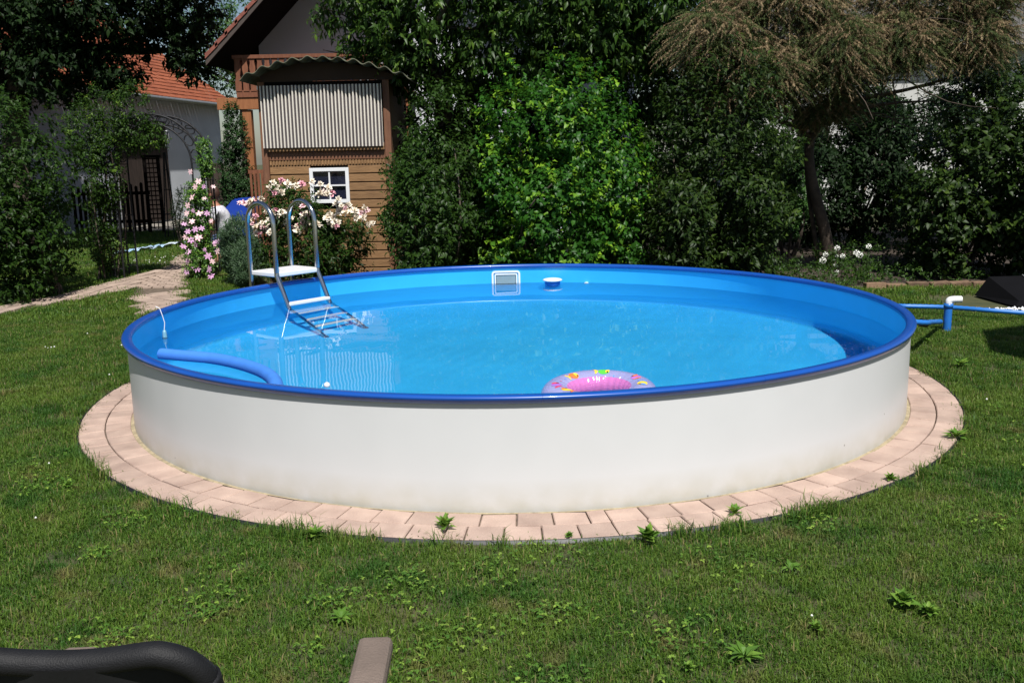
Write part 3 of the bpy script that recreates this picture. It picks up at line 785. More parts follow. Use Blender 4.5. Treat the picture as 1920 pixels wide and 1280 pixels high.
# brown wooden screen right of the arch
sc_ = empty('wood_screen', (at(403, 330, 17.6).x, 17.6, 0), 0, 'dark brown plank screen between the rose arch and the ivy', 'screen')
for k in range(3): MB().box((-.16 + k * .11, 0, 0), (-.055 + k * .11, .03, at(403, 306, 17.6).z)).build('plank', mat('screen_wood', (.035, .022, .016), .8, var=.3, scale=8), sc_)
# slatted balustrade by the playhouse
bs = empty('slatted_railing', (at(488, 345, 15.5).x, 15.5, 0), 0, 'brown slatted railing left of the playhouse post', 'railing')
zt2 = at(488, 322, 15.5).z
for k in range(7): MB().box((-.16 + k * .06, 0, .1), (-.125 + k * .06, .02, zt2 - .03)).build('slat', brown, bs)
MB().box((-.18, .001, zt2 - .028), (.28, .04, zt2 + .03)).build('handrail', brown, bs)
MB().box((-.18, .021, .2), (.28, .05, .26)).build('rail', brown, bs)

# ------------------------------------------------------------------ rose arch over the path
YA = 13.0
ax0, ax1 = wx(205, 400, YA), wx(384, 400, YA)
arch = empty('rose_arch', ((ax0 + ax1) / 2, YA, 0), 0, 'wrought iron garden arch with scrollwork spanning the path', 'garden arch')
hw = (ax1 - ax0) / 2; ztop = at(300, 214, YA).z; zs = ztop - hw
def archcurve(hw_, zs_, y, zt_=0): return [(-hw_, y, 0), (-hw_, y, zs_ * .5), (-hw_, y, zs_)] + [(-hw_ * math.cos(PI * i / 24), y, zs_ + hw_ * math.sin(PI * i / 24)) for i in range(1, 24)] + [(hw_, y, zs_), (hw_, y, zs_ * .5), (hw_, y, 0)]
for y in (0, .48):
    for h_ in (hw, hw - .12): MB().tube(archcurve(h_, zs, y), .013, 8).build('arch_bar', iron, arch)
    for s in (-1, 1):
        for i in range(7):
            z_ = .15 + i * (zs - .15) / 6; MB().tube([(s * hw, y, z_), (s * (hw - .12), y, z_)], .007, 6).build('rung', iron, arch)
    for i in range(9):
        a = PI * (i + .5) / 9; c = Vector((-(hw - .06) * math.cos(a), y, zs + (hw - .06) * math.sin(a)))
        u = Vector((math.sin(a), 0, math.cos(a))); v = Vector((-math.cos(a), 0, math.sin(a)))
        pts = []
        for j in range(15):
            t = -1 + 2 * j / 14; th2 = t * 2.6
            pts.append(c + u * (.085 * math.sin(th2) * (1 - .25 * abs(t))) + v * (.05 * math.cos(th2 * 1.0) * (1 if t > -2 else 1)))
        MB().tube(pts, .008, 6).build('scroll', iron, arch)
for i in range(9):
    a = PI * i / 8; c = (-hw * math.cos(a), zs + hw * math.sin(a)); MB().tube([(c[0], 0, c[1]), (c[0], .48, c[1])], .008, 6).build('cross_bar', iron, arch)
for s in (-1, 1):
    for i in range(4):
        z_ = .15 + i * zs / 4; MB().tube([(s * hw, 0, z_), (s * hw, .48, z_)], .007, 6).build('cross_bar', iron, arch)
    for i in range(3): MB().tube([(s * hw, .12 + i * .12, .05), (s * hw, .12 + i * .12, zs)], .006, 6).build('upright', iron, arch)
wc_p = at(312, 246, YA + .2)
wc = empty('wind_chime', wc_p, 0, 'small silver wind chime hanging under the rose arch', 'wind chime')
MB().tube([(0, 0, 0), (0, 0, .16)], .002, 5).build('cord', iron, wc); MB().lathe([(.001, .012), (.035, .0), (.035, -.006), (.001, -.008)], 12).build('disc', zinc, wc)
for k in range(4):
    a = k * PI / 2; MB().tube([(.025 * math.cos(a), .025 * math.sin(a), -.01), (.025 * math.cos(a), .025 * math.sin(a), -.17 - .02 * k)], .006, 8).build('chime_tube', zinc, wc)

# ------------------------------------------------------------------ house far right, seen through the tamarisk
wh = empty('white_house', (8.6, 24, 0), -.05, 'white rendered house with dark roof, glimpsed behind the right-hand trees', 'house')
whp = mat('bright_render', (.48, .48, .46), .9, var=.06, scale=1)
MB().box((-2.6, 0, 0), (6, 7, 3.9)).build('wall', whp, wh)
MB().add([(-3, -.5, 3.85), (6.4, -.5, 3.85), (6.4, 3.5, 6.2), (-3, 3.5, 6.2), (-3, 7.5, 3.85), (6.4, 7.5, 3.85)], [(0, 1, 2, 3), (3, 2, 5, 4)]).build('roof', mat('slate', (.08, .075, .07), .8), wh)

# ------------------------------------------------------------------ leaves
LM = dict(
    dark=leafmat('leaf_dark', (.008, .020, .004), (.023, .048, .007), (.085, .135, .018), .46, .22, spec=.18),
    mid=leafmat('leaf_mid', (.011, .030, .005), (.032, .072, .009), (.10, .17, .020), .44, .25, spec=.18),
    lime=leafmat('leaf_lime', (.014, .055, .007), (.036, .125, .011), (.20, .36, .025), .42, .3, spec=.22),
    walnut=leafmat('leaf_walnut', (.015, .038, .007), (.040, .090, .012), (.14, .23, .03), .40, .3, spec=.22),
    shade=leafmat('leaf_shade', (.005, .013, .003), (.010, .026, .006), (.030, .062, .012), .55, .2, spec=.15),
    bright=leafmat('leaf_bright', (.03, .09, .015), (.07, .17, .022), (.17, .30, .04), .45, .3),
    sage=leafmat('leaf_sage', (.025, .06, .025), (.045, .095, .035), (.08, .15, .05), .6, .2),
    weed=leafmat('leaf_weed', (.05, .13, .02), (.11, .22, .03), (.26, .38, .06), .5, .3, spec=.2),
    ivy=leafmat('leaf_ivy', (.010, .030, .008), (.022, .058, .014), (.05, .11, .025), .5, .15, spec=.18),
)
shrub('shrub', (at(815, 400, 10.9).x, 10.9, 0), 'broad dark green shrub right of the playhouse', 'shrub',
      [blob(712, 925, 185, 540, 10.85, 1.0, .0), blob(735, 860, 300, 560, 10.3, .7, -.1), blob(840, 950, 240, 540, 11.2, .9, 0)], LM['mid'], 2400, 8, .19, .085, .5, seed=1, tone=(0, .75))
shrub('shrub', (at(1050, 400, 10.9).x, 10.95, 0), 'tall bright lime green shrub in the middle behind the pool', 'shrub',
      [blob(905, 1200, 135, 540, 10.95, 1.05, .0), blob(960, 1130, 260, 560, 10.2, .7, -.1), blob(885, 1010, 230, 560, 10.8, .8, 0), blob(1090, 1215, 210, 560, 10.9, .8, 0)], LM['lime'], 3300, 8, .18, .082, .72, seed=2, young=.24, tone=(0, .8))
shrub('shrub', (at(1320, 400, 11).x, 11.0, 0), 'large glossy dark shrub right of the lime green one', 'shrub',
      [blob(1200, 1465, 110, 560, 11.1, 1.1, .0), blob(1215, 1340, 300, 560, 10.3, .7, 0), blob(1330, 1465, 260, 570, 10.6, .8, 0)], LM['dark'], 2900, 8, .2, .092, .48, seed=3)
shrub('shrub', (at(1800, 400, 11.8).x, 11.8, 0), 'tall dark leafy shrub at the right edge, above the brick edging', 'shrub',
      [blob(1740, 1960, 150, 560, 11.9, 1.1, 0), blob(1690, 1810, 300, 580, 11.7, .8, 0), blob(1840, 1990, 230, 560, 11.4, .9, 0)], LM['dark'], 2600, 8, .2, .105, .7, seed=4, tone=(0, 1))
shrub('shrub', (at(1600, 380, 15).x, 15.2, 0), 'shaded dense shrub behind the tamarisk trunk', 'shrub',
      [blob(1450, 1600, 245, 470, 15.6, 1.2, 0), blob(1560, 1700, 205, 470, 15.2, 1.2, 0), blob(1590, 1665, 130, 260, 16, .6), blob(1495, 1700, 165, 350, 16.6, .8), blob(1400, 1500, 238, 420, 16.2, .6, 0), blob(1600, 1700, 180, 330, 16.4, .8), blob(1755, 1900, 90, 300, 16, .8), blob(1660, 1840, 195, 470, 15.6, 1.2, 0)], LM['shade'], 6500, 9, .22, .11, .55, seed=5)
shrub('shrub', (at(1480, 380, 14.2).x, 14.2, 0), 'narrow yellow-green shrub left of the tamarisk trunk', 'shrub',
      [blob(1442, 1520, 275, 450, 14.2, .5, .2)], LM['bright'], 500, 9, .16, .07, .7, seed=6, tone=(0, .6))
shrub('shrub', (at(90, 380, 11.6).x, 11.6, 0), 'big dark bush at the left edge beside the trellised vine', 'shrub',
      [blob(-60, 138, 185, 560, 11.7, 1.0, 0), blob(-80, 98, 300, 560, 11.1, .8, 0)], LM['mid'], 2700, 8, .19, .09, .5, seed=7, tone=(0, .7))
shrub('boxwood_shrub', (at(343, 380, 18).x, 18, 0), 'small round dark bush in front of the barn wall', 'shrub',
      [blob(322, 385, 345, 440, 18, .4)], LM['shade'], 500, 8, .09, .04, .55, seed=8, stems=3)
shrub('ivy_column', (at(443, 300, 16.6).x, 16.6, 0), 'tall narrow column of small-leaved ivy left of the chalet post', 'ivy',
      [blob(411, 474, 190, 480, 16.6, .35, -.4), blob(418, 462, 185, 330, 16.6, .3), blob(408, 484, 290, 500, 16.5, .4, -.2)], LM['ivy'], 2600, 8, .1, .048, .8, seed=9, stems=3)
shrub('lavender_bush', (at(440, 450, 12.2).x, 12.2, 0), 'grey-green feathery bush between the clematis and the ladder', 'bush',
      [blob(414, 480, 412, 560, 12.2, .35, 0), blob(435, 495, 440, 570, 12, .35, 0)], LM['sage'], 3000, 9, .12, .07, .15, seed=10, up=1.2, droop=-.6, stems=4)
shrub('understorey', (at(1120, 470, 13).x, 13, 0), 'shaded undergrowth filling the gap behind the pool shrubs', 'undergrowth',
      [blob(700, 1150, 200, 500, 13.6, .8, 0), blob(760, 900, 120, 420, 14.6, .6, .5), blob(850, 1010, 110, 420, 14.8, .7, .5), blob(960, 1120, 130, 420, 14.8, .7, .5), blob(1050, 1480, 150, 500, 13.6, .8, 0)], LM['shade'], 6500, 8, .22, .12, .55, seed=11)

# vine on the left foot of the arch, and growing up over it
vine = empty('climbing_vine', (ax0 - .1, YA, 0), 0, 'leafy climber covering the left foot of the rose arch', 'climber')
vb = [blob(168, 226, 200, 420, YA, .35), blob(168, 222, 360, 545, YA, .28, 0), blob(205, 285, 160, 290, YA, .3), blob(130, 215, 170, 330, YA + .1, .4), blob(262, 315, 230, 285, YA - .05, .2)]
V, F, T = foliage(vb, 2200, 8, .15, .055, .55, seed=12, tone=(0, .9), young=.1)
o = npmesh('foliage', V - np.array([ax0 - .1, YA, 0]), F, LM['mid'], vine, T); o['kind'] = 'stuff'
mb = MB()
for k in range(9):
    limb(mb, (random.uniform(-.15, .25), random.uniform(-.15, .3), 0), (random.uniform(-.2, .3), random.uniform(-.1, .3), random.uniform(1.2, 2.1)), .012, .005, .05)
mb.build('stem', bark, vine)
# clematis on the right foot
cl = empty('clematis', (wx(378, 400, YA), YA - .05, 0), 0, 'clematis with mauve-pink star flowers climbing the right foot of the arch', 'climber')
cb_ = [blob(354, 393, 325, 430, YA - .05, .2), blob(352, 408, 420, 560, YA - .1, .25, 0), blob(372, 400, 255, 345, YA, .12)]
V, F, T = foliage(cb_, 900, 8, .12, .05, .6, seed=13, young=.3)
o = npmesh('foliage', V - np.array([cl.location.x, cl.location.y, 0]), F, LM['bright'], cl, T); o['kind'] = 'stuff'
mb = MB()
for k in range(5): limb(mb, (random.uniform(-.1, .1), 0, 0), (random.uniform(-.12, .12), .05, random.uniform(.9, 1.6)), .008, .004, .05)
mb.build('stem', bark, cl)
def petals(npet, L0, w0, cupz, layers=1, jit=.15, seed=0, narrow=False):
    r_ = random.Random(seed); V = []; F = []
    for ly in range(layers):
        Lz = L0 * (1 - .22 * ly); cz = cupz + ly * .55
        for i in range(npet):
            a = 2 * PI * (i + .5 * ly + r_.uniform(-jit, jit)) / npet; e = cz + r_.uniform(-jit, jit)
            d = Vector((math.cos(a) * math.cos(e), math.sin(a) * math.cos(e), math.sin(e))); sd = Vector((-math.sin(a), math.cos(a), 0)); nn = sd.cross(d)
            w = w0 * (1 - .15 * ly); k = len(V)
            V += [Vector((0, 0, 0)), d * Lz * .55 + sd * w + nn * .1 * Lz, d * Lz * .55 - sd * w + nn * .1 * Lz, d * Lz * .95 + sd * w * .55 + nn * .25 * Lz, d * Lz * .95 - sd * w * .55 + nn * .25 * Lz, d * Lz * (1.15 if narrow else 1.0) + nn * .2 * Lz]
            F += [(k, k + 2, k + 1), (k + 1, k + 2, k + 4, k + 3), (k + 3, k + 4, k + 5)]
    return V, F
def petmat(n, c1, c2): 
    m = mat(n, c1, .6, col2=c2, scale=30, obj_rand=.12); return m
fm = dict(pink=petmat('petal_pink', (.66, .36, .42), (.78, .60, .58)), cream=petmat('petal_cream', (.70, .60, .46), (.78, .72, .62)), mauve=petmat('petal_mauve', (.36, .14, .34), (.64, .40, .54)), white=petmat('petal_white', (.72, .73, .66), (.8, .8, .76)), rose=petmat('petal_rose', (.55, .2, .28), (.72, .42, .44)))
def flower_mesh(kind, m, seed):
    if kind == 'star': V, F = petals(6, .05, .014, .25, 1, .12, seed, True)
    else: V, F = petals(9, .052, .017, .1, 5, .5, seed, True)
    return MB().add(V, F, True).mesh('flower', m)
star = [flower_mesh('star', fm[c], i) for i, c in enumerate(('mauve', 'mauve', 'pink', 'pink'))]
for x, y in ((357, 322), (400, 350), (360, 370), (352, 385), (350, 400), (374, 400), (396, 414), (378, 428), (352, 434), (358, 450), (366, 458), (404, 458), (384, 468), (353, 472), (352, 490), (350, 510), (402, 455), (392, 505), (360, 415), (383, 372), (345, 420), (410, 452), (370, 505), (396, 518), (388, 400), (362, 395), (366, 430), (348, 445), (372, 445), (344, 462), (390, 480), (398, 490), (362, 500), (408, 470), (372, 340), (366, 350), (382, 350)):
    p = at(x, y, YA - .32); me = star[rs.randrange(4)]
    link('flower', me, cl, p - cl.location, (rad(rs.uniform(40, 90)), rs.uniform(-.4, .4), rs.uniform(-.6, .6))).scale = [rs.uniform(.6, 1.05)] * 3

# peony bush
YB = 11.2
pe = empty('peony_bush', (at(590, 450, YB).x, YB, 0), 0, 'peony bush full of pink and cream blooms behind the ladder', 'flowering bush')
pb = [blob(485, 640, 352, 560, YB, .45, 0), blob(560, 690, 385, 560, YB - .05, .4, 0), blob(500, 570, 350, 450, YB + .1, .3)]
V, F, T = foliage(pb, 1500, 8, .2, .11, .26, seed=14, up=.7, tone=(0, .8))
o = npmesh('foliage', V - np.array([pe.location.x, YB, 0]), F, LM['mid'], pe, T); o['kind'] = 'stuff'
mb = MB()
for k in range(16): limb(mb, (random.uniform(-.3, .3), random.uniform(-.15, .15), 0), (random.uniform(-.55, .55), random.uniform(-.3, .2), random.uniform(.6, 1.1)), .007, .004, .05)
mb.build('stem', mat('green_stem', (.06, .11, .03), .6), pe)
pz = [flower_mesh('peony', fm[c], 10 + i) for i, c in enumerate(('cream', 'cream', 'pink', 'cream', 'pink', 'rose'))]
spots = [(512, 342), (528, 338), (540, 345), (553, 350), (505, 352), (585, 340), (600, 345), (475, 378), (450, 380), (462, 386), (488, 372), (515, 362), (470, 410), (480, 425), (492, 418), (486, 438), (500, 432), (512, 398), (522, 405), (515, 412), (534, 400), (545, 410), (545, 428), (556, 425), (570, 385), (572, 398), (580, 402), (562, 420), (574, 428), (602, 360), (608, 362), (622, 362), (634, 373), (616, 404), (624, 408), (622, 420), (627, 415), (640, 386), (648, 390), (656, 396), (650, 384), (684, 390), (688, 395), (676, 400), (682, 408), (692, 420), (700, 418), (530, 422), (596, 420), (668, 406), (520, 350), (566, 345), (578, 415), (636, 396), (495, 425)]
spots += [(x + rs.uniform(-16, 16), y + rs.uniform(-9, 9)) for x, y in spots[:40] if y > 345]
for i, (x, y) in enumerate(spots):
    p = at(x, y, YB - rs.uniform(.3, .5)); me = pz[rs.choice((0, 0, 1, 1, 2, 3, 3, 4, 5)) if i not in (7, 11) else 5]
    link('flower', me, pe, p - pe.location, (rad(rs.uniform(20, 75)), rs.uniform(-.5, .5), rs.uniform(-1.2, 1.2))).scale = [rs.uniform(.6, 1.05)] * 3

# white alliums in the right bed
wa = empty('white_allium', (at(1558, 500, 11.6).x, 11.6, 0), 0, 'white ball-headed flowers in front of the tamarisk trunk', 'flower')
mb = MB(); hp = []
for x, y in ((1548, 477), (1570, 465), (1569, 480), (1566, 497), (1543, 488), (1569, 510), (1580, 480), (1629, 462), (1606, 474), (1612, 478)):
    p = at(x, y, 11.4 + rs.uniform(-.1, .1)) - wa.location; mb.tube([(p.x + .03, p.y + .1, .0), (p.x + .01, p.y + .03, p.z * .6), p], .004, 6); hp.append(p)
mb.build('stem', mat('green_stem', (.06, .11, .03), .6), wa)
V = []; F = []
r_ = random.Random(4)
for i in range(46):
    d = Vector((r_.gauss(0, 1), r_.gauss(0, 1), r_.gauss(0, 1))).normalized(); a = d.orthogonal().normalized(); b_ = d.cross(a); k = len(V)
    V += [d * .03 + a * .011, d * .036 + b_ * .009, d * .03 - a * .011, d * .036 - b_ * .009]; F.append((k, k + 1, k + 2, k + 3))
hm = MB().add(V, F).mesh('flower_head', fm['white'])
for i, p in enumerate(hp): link('flower_head', hm, wa, p).scale = [rs.uniform(.55, 1.2)] * 3

# ------------------------------------------------------------------ trees
def tree(name, loc, label, blobs, m, trunk, limbs, n_tw, per, tw, leaf, ratio, group=None, cat='tree', **kw):
    r_ = empty(name, loc, 0, label, cat, group); off = Vector(loc)
    V, F, T = foliage(blobs, n_tw, per, tw, leaf, ratio, **kw)
    o = npmesh('crown', V - np.array(loc), F, m, r_, T); o['kind'] = 'stuff'
    mb = MB(); mb.tube([Vector(p) - off for p in trunk[0]], trunk[1], 12); mb.build('trunk', bark, r_)
    mb = MB(); top = Vector(trunk[0][-1]) - off
    for k in range(limbs):
        b = blobs[k % len(blobs)]; d = Vector((random.gauss(0, 1), random.gauss(0, 1), random.gauss(.3, .8))).normalized()
        e = Vector((b[0] + d.x * b[3] * .8, b[1] + d.y * b[4] * .8, b[2] + d.z * b[5] * .75)) - off
        pts = limb(mb, top, e, trunk[1][-1] * .75, .012, .1)
        for q in range(3):
            s0 = pts[2 + q]; limb(mb, s0, s0 + Vector((random.gauss(0, 1), random.gauss(0, 1), random.gauss(0, .6))) * .55, .02, .005, .1, 5, 5)
    mb.build('limb', bark, r_)
    return r_
tx = at(838, 300, 14).x
tree('walnut_tree', (tx, 14, 0), 'walnut tree with long drooping leaves overhanging the playhouse roof and pool shrubs',
     [(-.2, 12.9, 3.7, 1.9, 1.1, 1.15), (1.3, 12.5, 3.6, 1.7, 1.2, 1.1), (-1.3, 13.2, 3.85, 1.25, .7, .95), (-2.0, 13.2, 4.5, .9, .6, .5), blob(600, 790, 10, 110, 12.9, .4), blob(640, 800, 60, 150, 13.1, .4), blob(690, 860, 90, 190, 13, .4), (.35, 12.6, 3.0, 1.3, .8, .75), (1.4, 12.9, 2.8, 1.3, .8, .9), (0, 13.7, 5.2, 3.0, 2.0, 1.4), (2.3, 12.8, 3.6, 1.1, 1.0, 1.1)], LM['walnut'],
     ([(tx, 14, -.1), (tx + .05, 14, 1.2), (tx - .05, 13.9, 2.6)], [.2, .16, .13]), 11, 8600, 9, .3, .14, .38, seed=21, droop=.75, up=-.1, inner=.35, tone=(0, .9), young=.08)
lx = at(20, 300, 17.5).x
tree('overhanging_tree', (lx, 17.5, 0), 'dark shaded tree overhanging the barn roof in the upper left',
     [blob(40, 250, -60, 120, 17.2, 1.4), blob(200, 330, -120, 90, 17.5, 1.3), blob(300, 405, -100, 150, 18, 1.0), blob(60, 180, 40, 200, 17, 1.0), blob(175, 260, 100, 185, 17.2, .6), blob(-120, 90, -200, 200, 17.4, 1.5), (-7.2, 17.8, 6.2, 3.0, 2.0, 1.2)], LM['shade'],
     ([(lx, 17.5, -.1), (lx + .1, 17.5, 1.8), (lx + .4, 17.5, 3.7)], [.26, .21, .16]), 9, 9000, 8, .32, .165, .5, seed=22, inner=.3, zmin=2.5, amp=.35, young=.03)
tx2 = at(440, 200, 30).x
tree('tree', (tx2, 31, 0), 'sunlit tree standing behind the barn under the blue sky', [(tx2 + .1, 31, 5.4, 1.3, 1.3, 1.9), (tx2 - 1.0, 31.5, 4.9, 1.2, 1.2, 1.6)], LM['bright'],
     ([(tx2, 31, 0), (tx2, 31, 2), (tx2, 31, 4)], [.2, .16, .1]), 6, 1500, 8, .3, .13, .55, seed=23, tone=(0, .55))
for i, (px, Y, rx, rz, lb, mm) in enumerate(((760, 24, 2.6, 3.4, 'broad dark tree far behind the walnut', 'shade'), (1150, 25, 3.4, 3.6, 'big dark tree far behind the lime shrub', 'shade'), (1480, 27, 3.0, 3.2, 'dark tree behind the white house, left of it', 'dark'), (1800, 30, 4.4, 4.2, 'tall tree rising behind the white house', 'mid'), (20, 33, 5, 4, 'tall tree far behind the barn at the left edge', 'mid'))):
    c = at(px, 250, Y)
    tree('tree', (c.x, Y, 0), lb, [(c.x, Y, 4.2, rx, 1.8, rz), (c.x - rx * .4, Y, 3., rx * .7, 1.6, 2.4), (c.x + rx * .5, Y, 3.2, rx * .7, 1.6, 2.4)], LM[mm],
         ([(c.x, Y, 0), (c.x, Y, 2), (c.x, Y, 3.4)], [.25, .2, .14]), 6, 2200, 8, .4, .2, .55, group='trees in the distance', seed=30 + i, inner=.5)

# tamarisk: leaning trunk, thin stem, feathery green and tan plumes
tb = at(1557, 478, 12.6); tb.z = 0
ta = empty('tamarisk_tree', tb, 0, 'leaning tamarisk with feathery tan plumes at the upper right', 'tree')
trk = [at(x, y, Yy) for x, y, Yy in ((1556, 500, 12.6), (1548, 440, 12.6), (1530, 370, 12.6), (1518, 310, 12.6), (1520, 262, 12.6), (1540, 225, 12.5), (1565, 190, 12.4), (1590, 160, 12.3))]
trk = [Vector((tb.x + .02, 12.6, -.05))] + trk[1:]
off = Vector(tb)
MB().tube(catmull([p - off for p in trk], 5), [.085 - .045 * i / 35 for i in range(36)], 12).build('trunk', bark, ta)
stem2 = [at(x, y, 12.7) for x, y in ((1538, 470), (1524, 420), (1514, 340), (1512, 260), (1516, 225))]; stem2[0].z = 0
MB().tube(catmull([p - off for p in stem2], 5), .03, 8).build('stem', bark, ta)
mb = MB(); ends = []
for x, y, Yy, x2, y2, Y2 in ((1520, 262, 12.6, 1440, 150, 11.6), (1530, 240, 12.5, 1380, 90, 11.4), (1590, 160, 12.3, 1560, 40, 11.6), (1590, 160, 12.3, 1680, 60, 11.5), (1560, 195, 12.4, 1700, 150, 11.8), (1545, 220, 12.5, 1750, 190, 12.2), (1590, 160, 12.3, 1800, 70, 11.8), (1560, 195, 12.4, 1480, 60, 11.4), (1530, 240, 12.6, 1660, 215, 12.2), (1565, 190, 12.4, 1860, 120, 12), (1530, 245, 12.6, 1320, 60, 11.6)):
    pts = limb(mb, at(x, y, Yy) - off, at(x2, y2, Y2) - off, .035, .008, .09); ends += pts[2:]
    for q in range(5):
        s0 = pts[2 + q % 5]; e = s0 + Vector((random.gauss(0, .6), random.gauss(-.2, .4), random.gauss(.1, .35))); limb(mb, s0, e, .01, .003, .12, 5, 5)
mb.build('limb', bark, ta)
def plumes(n, blobs, nn, L0, seed, fine):
    r_ = np.random.default_rng(seed); Vs = []; Fs = []; Ts = []; k0 = 0
    for cx, cy, cz, rx, ry, rz, w in blobs:
        m = int(n * w); d = norm(r_.normal(size=(m, 3))); rr_ = r_.uniform(.4, 1, m) ** .6
        P = np.stack([cx + d[:, 0] * rx * rr_, cy - abs(d[:, 1]) * ry * rr_ + ry * .3, cz + d[:, 2] * rz * rr_], 1)
        ax_ = norm(np.stack([r_.normal(.0, .9, m) + (-.5 if seed == 1 else -.25), r_.normal(-.5, .5, m), r_.normal(.1, .3, m)], 1))
        Lp = L0 * r_.uniform(.6, 1.3, m); tn = r_.random(m)
        for j in range(nn):
            t = (j + .5) / nn; tt = Lp * t
            c = P + ax_ * tt[:, None]; c[:, 2] -= (t ** 2) * Lp * .5
            tang = norm(ax_ + np.array([0, 0, -1.5 * t]))
            sd = norm(np.cross(tang, r_.normal(size=(m, 3))))
            dirn = norm(tang * .8 + sd); ln = fine * (1.15 - .75 * t) * r_.uniform(.6, 1.2, m); wd = norm(np.cross(dirn, r_.normal(size=(m, 3)))) * (.0036 + .001 * (seed == 1))
            tip = c + dirn * ln[:, None]; tip[:, 2] -= .25 * ln
            V_ = np.stack([c - wd, c + wd, tip], 1).reshape(-1, 3); Vs.append(V_)
            Fs.append(k0 + np.arange(len(V_)).reshape(-1, 3)); k0 += len(V_); Ts.append(np.repeat(np.clip(tn + r_.normal(0, .12, m), 0, 1), 3))
    return np.concatenate(Vs), np.concatenate(Fs), np.concatenate(Ts)
tblob = []
for px0, px1, py0, py1, Yy, ry, w in ((1430, 1620, 130, 235, 12.1, .4, .10), (1300, 1440, 120, 205, 11.4, .35, .07), (1262, 1420, 10, 130, 11.2, .5, .13), (1340, 1520, 60, 190, 11.3, .5, .17), (1500, 1640, 20, 160, 11.4, .5, .16), (1620, 1760, 10, 140, 11.6, .5, .13), (1740, 1900, 0, 130, 11.8, .5, .13), (1330, 1600, -60, 60, 11.5, .7, .14), (1600, 1950, -70, 40, 11.8, .7, .14)):
    tblob.append(blob(px0, px1, py0, py1, Yy, ry) + (w,))
tanm = leafmat('tamarisk_plume', (.14, .105, .06), (.26, .195, .11), (.38, .29, .17), .8, .25, spec=.2)
tgm = leafmat('tamarisk_green', (.035, .055, .018), (.07, .095, .03), (.13, .155, .055), .7, .25, spec=.2)
V, F, T = plumes(3300, tblob, 76, .30, 1, .042)
o = npmesh('blossom_plumes', V - np.array(tb), F, tanm, ta, T); o['kind'] = 'stuff'
V, F, T = plumes(3600, tblob, 64, .34, 2, .045)
o = npmesh('feathery_foliage', V - np.array(tb), F, tgm, ta, T); o['kind'] = 'stuff'

# ground cover in the beds and at the playhouse
V, F, T = foliage([blob(1440, 1640, 490, 560, 11.3, .6, -.1), blob(1600, 1880, 492, 560, 11.5, .45, -.1), blob(1500, 1760, 450, 540, 12.6, .8, -.1), blob(1000, 1500, 470, 540, 11.6, .8, -.1)], 2600, 7, .12, .055, .5, seed=40, zmin=.0)
o = npmesh('ground_cover', V, F, LM['mid'], None, T); tag(o, 'low leafy ground cover along the front of the right-hand bed', 'ground cover', kind='stuff')

# ------------------------------------------------------------------ brick edging of the bed
bk = mat('old_brick', (.16, .10, .06), .9, var=.3, scale=14, bump=.5, bscale=60, obj_rand=.25)
ed = empty('brick_edging', (at(1640, 540, 10.7).x, 10.72, 0), .02, 'row of worn clay bricks edging the bed at the right', 'edging')
bme = [MB().box((-.115, -.05, -.03), (.115, .05, .075), bev=.008).mesh('brick', bk), MB().box((-.11, -.05, -.03), (.11, .05, .06), bev=.012).mesh('brick', bk)]
for k in range(9): link('brick', bme[k % 2], ed, (k * .245, rs.uniform(-.02, .02) + .02 * k * .1, rs.uniform(-.02, .005)), (rs.uniform(-.08, .08), rs.uniform(-.06, .06), rs.uniform(-.08, .08)))

# ------------------------------------------------------------------ pipes and filter at the right
bluep = mat('blue_pvc', (.02, .15, .50), .35, var=.08, scale=8)
pp = atz(1775, 622)
sd_ = empty('standpipe', (pp.x, pp.y, 0), 0, 'blue upright drain pipe with white elbow beside the pool', 'pipe')
zt3 = at(1775, 566, pp.y).z
MB().tube([(0, 0, -.03), (0, 0, zt3 - .015)], .033, 18).build('pipe', bluep, sd_)
MB().lathe([(.033, zt3 - .05), (.038, zt3 - .05), (.038, zt3 - .012), (.033, zt3 - .012)], 18).build('collar', bluep, sd_)
MB().tube(catmull([Vector((0, 0, zt3 - .012)), Vector((.004, 0, zt3 + .01)), Vector((.03, .0, zt3 + .02)), Vector((.105, 0, zt3 + .02))], 5), .029, 16).build('elbow', white_m, sd_)
hose_m = mat('blue_hose', (.02, .16, .52), .4, var=.08, scale=10)
def hose(pts, r_, label, nm):
    P = catmull(pts, 14); rr_ = [r_ * (1.08 if i % 2 else .94) for i in range(len(P))]
    return tag(MB().tube(P, rr_, 10).build(nm, hose_m), label, 'hose')
hose([Vector((2.05, 8.55, .2)), atz(1640, 572, .1), atz(1700, 574, .09), atz(1775, 576, .09), atz(1858, 582, .09), atz(1990, 592, .06)], .021, 'long blue hose running level from behind the pool past the standpipe', 'pool_hose')
h2 = hose([Vector((2.47, 7.1, .33)), atz(1722, 604, .26), atz(1745, 604, .2), Vector((pp.x - .06, pp.y - .005, .09))], .020, 'short blue hose joining the pool wall to the standpipe', 'pool_hose')
p = atz(1732, 604, .24); 
cl2 = MB().tube([p + Vector((-.025, -.0, .0)), p + Vector((.03, .01, -.012))], .032, 12).build('hose_clamp', black_m); tag(cl2, 'black screw clamp on the short blue hose', 'clamp')
fb = empty('filter_box', (5.14, 9.5, 0), .05, 'black filter pump box with tilted lid behind the standpipe', 'filter pump')
MB().add([(-.27, -.3, .02), (.75, -.3, .02), (.75, .45, .02), (-.27, .45, .02), (-.22, -.28, .07), (.75, -.28, .07), (.75, .4, .22), (-.16, .4, .22)], [(0, 1, 5, 4), (1, 2, 6, 5), (2, 3, 7, 6), (3, 0, 4, 7), (4, 5, 6, 7)]).build('housing', mat('housing_black', (.004, .004, .005), .9, spec=.1), fb)
greyf = mat('filter_grey', (.02, .023, .023), .7)
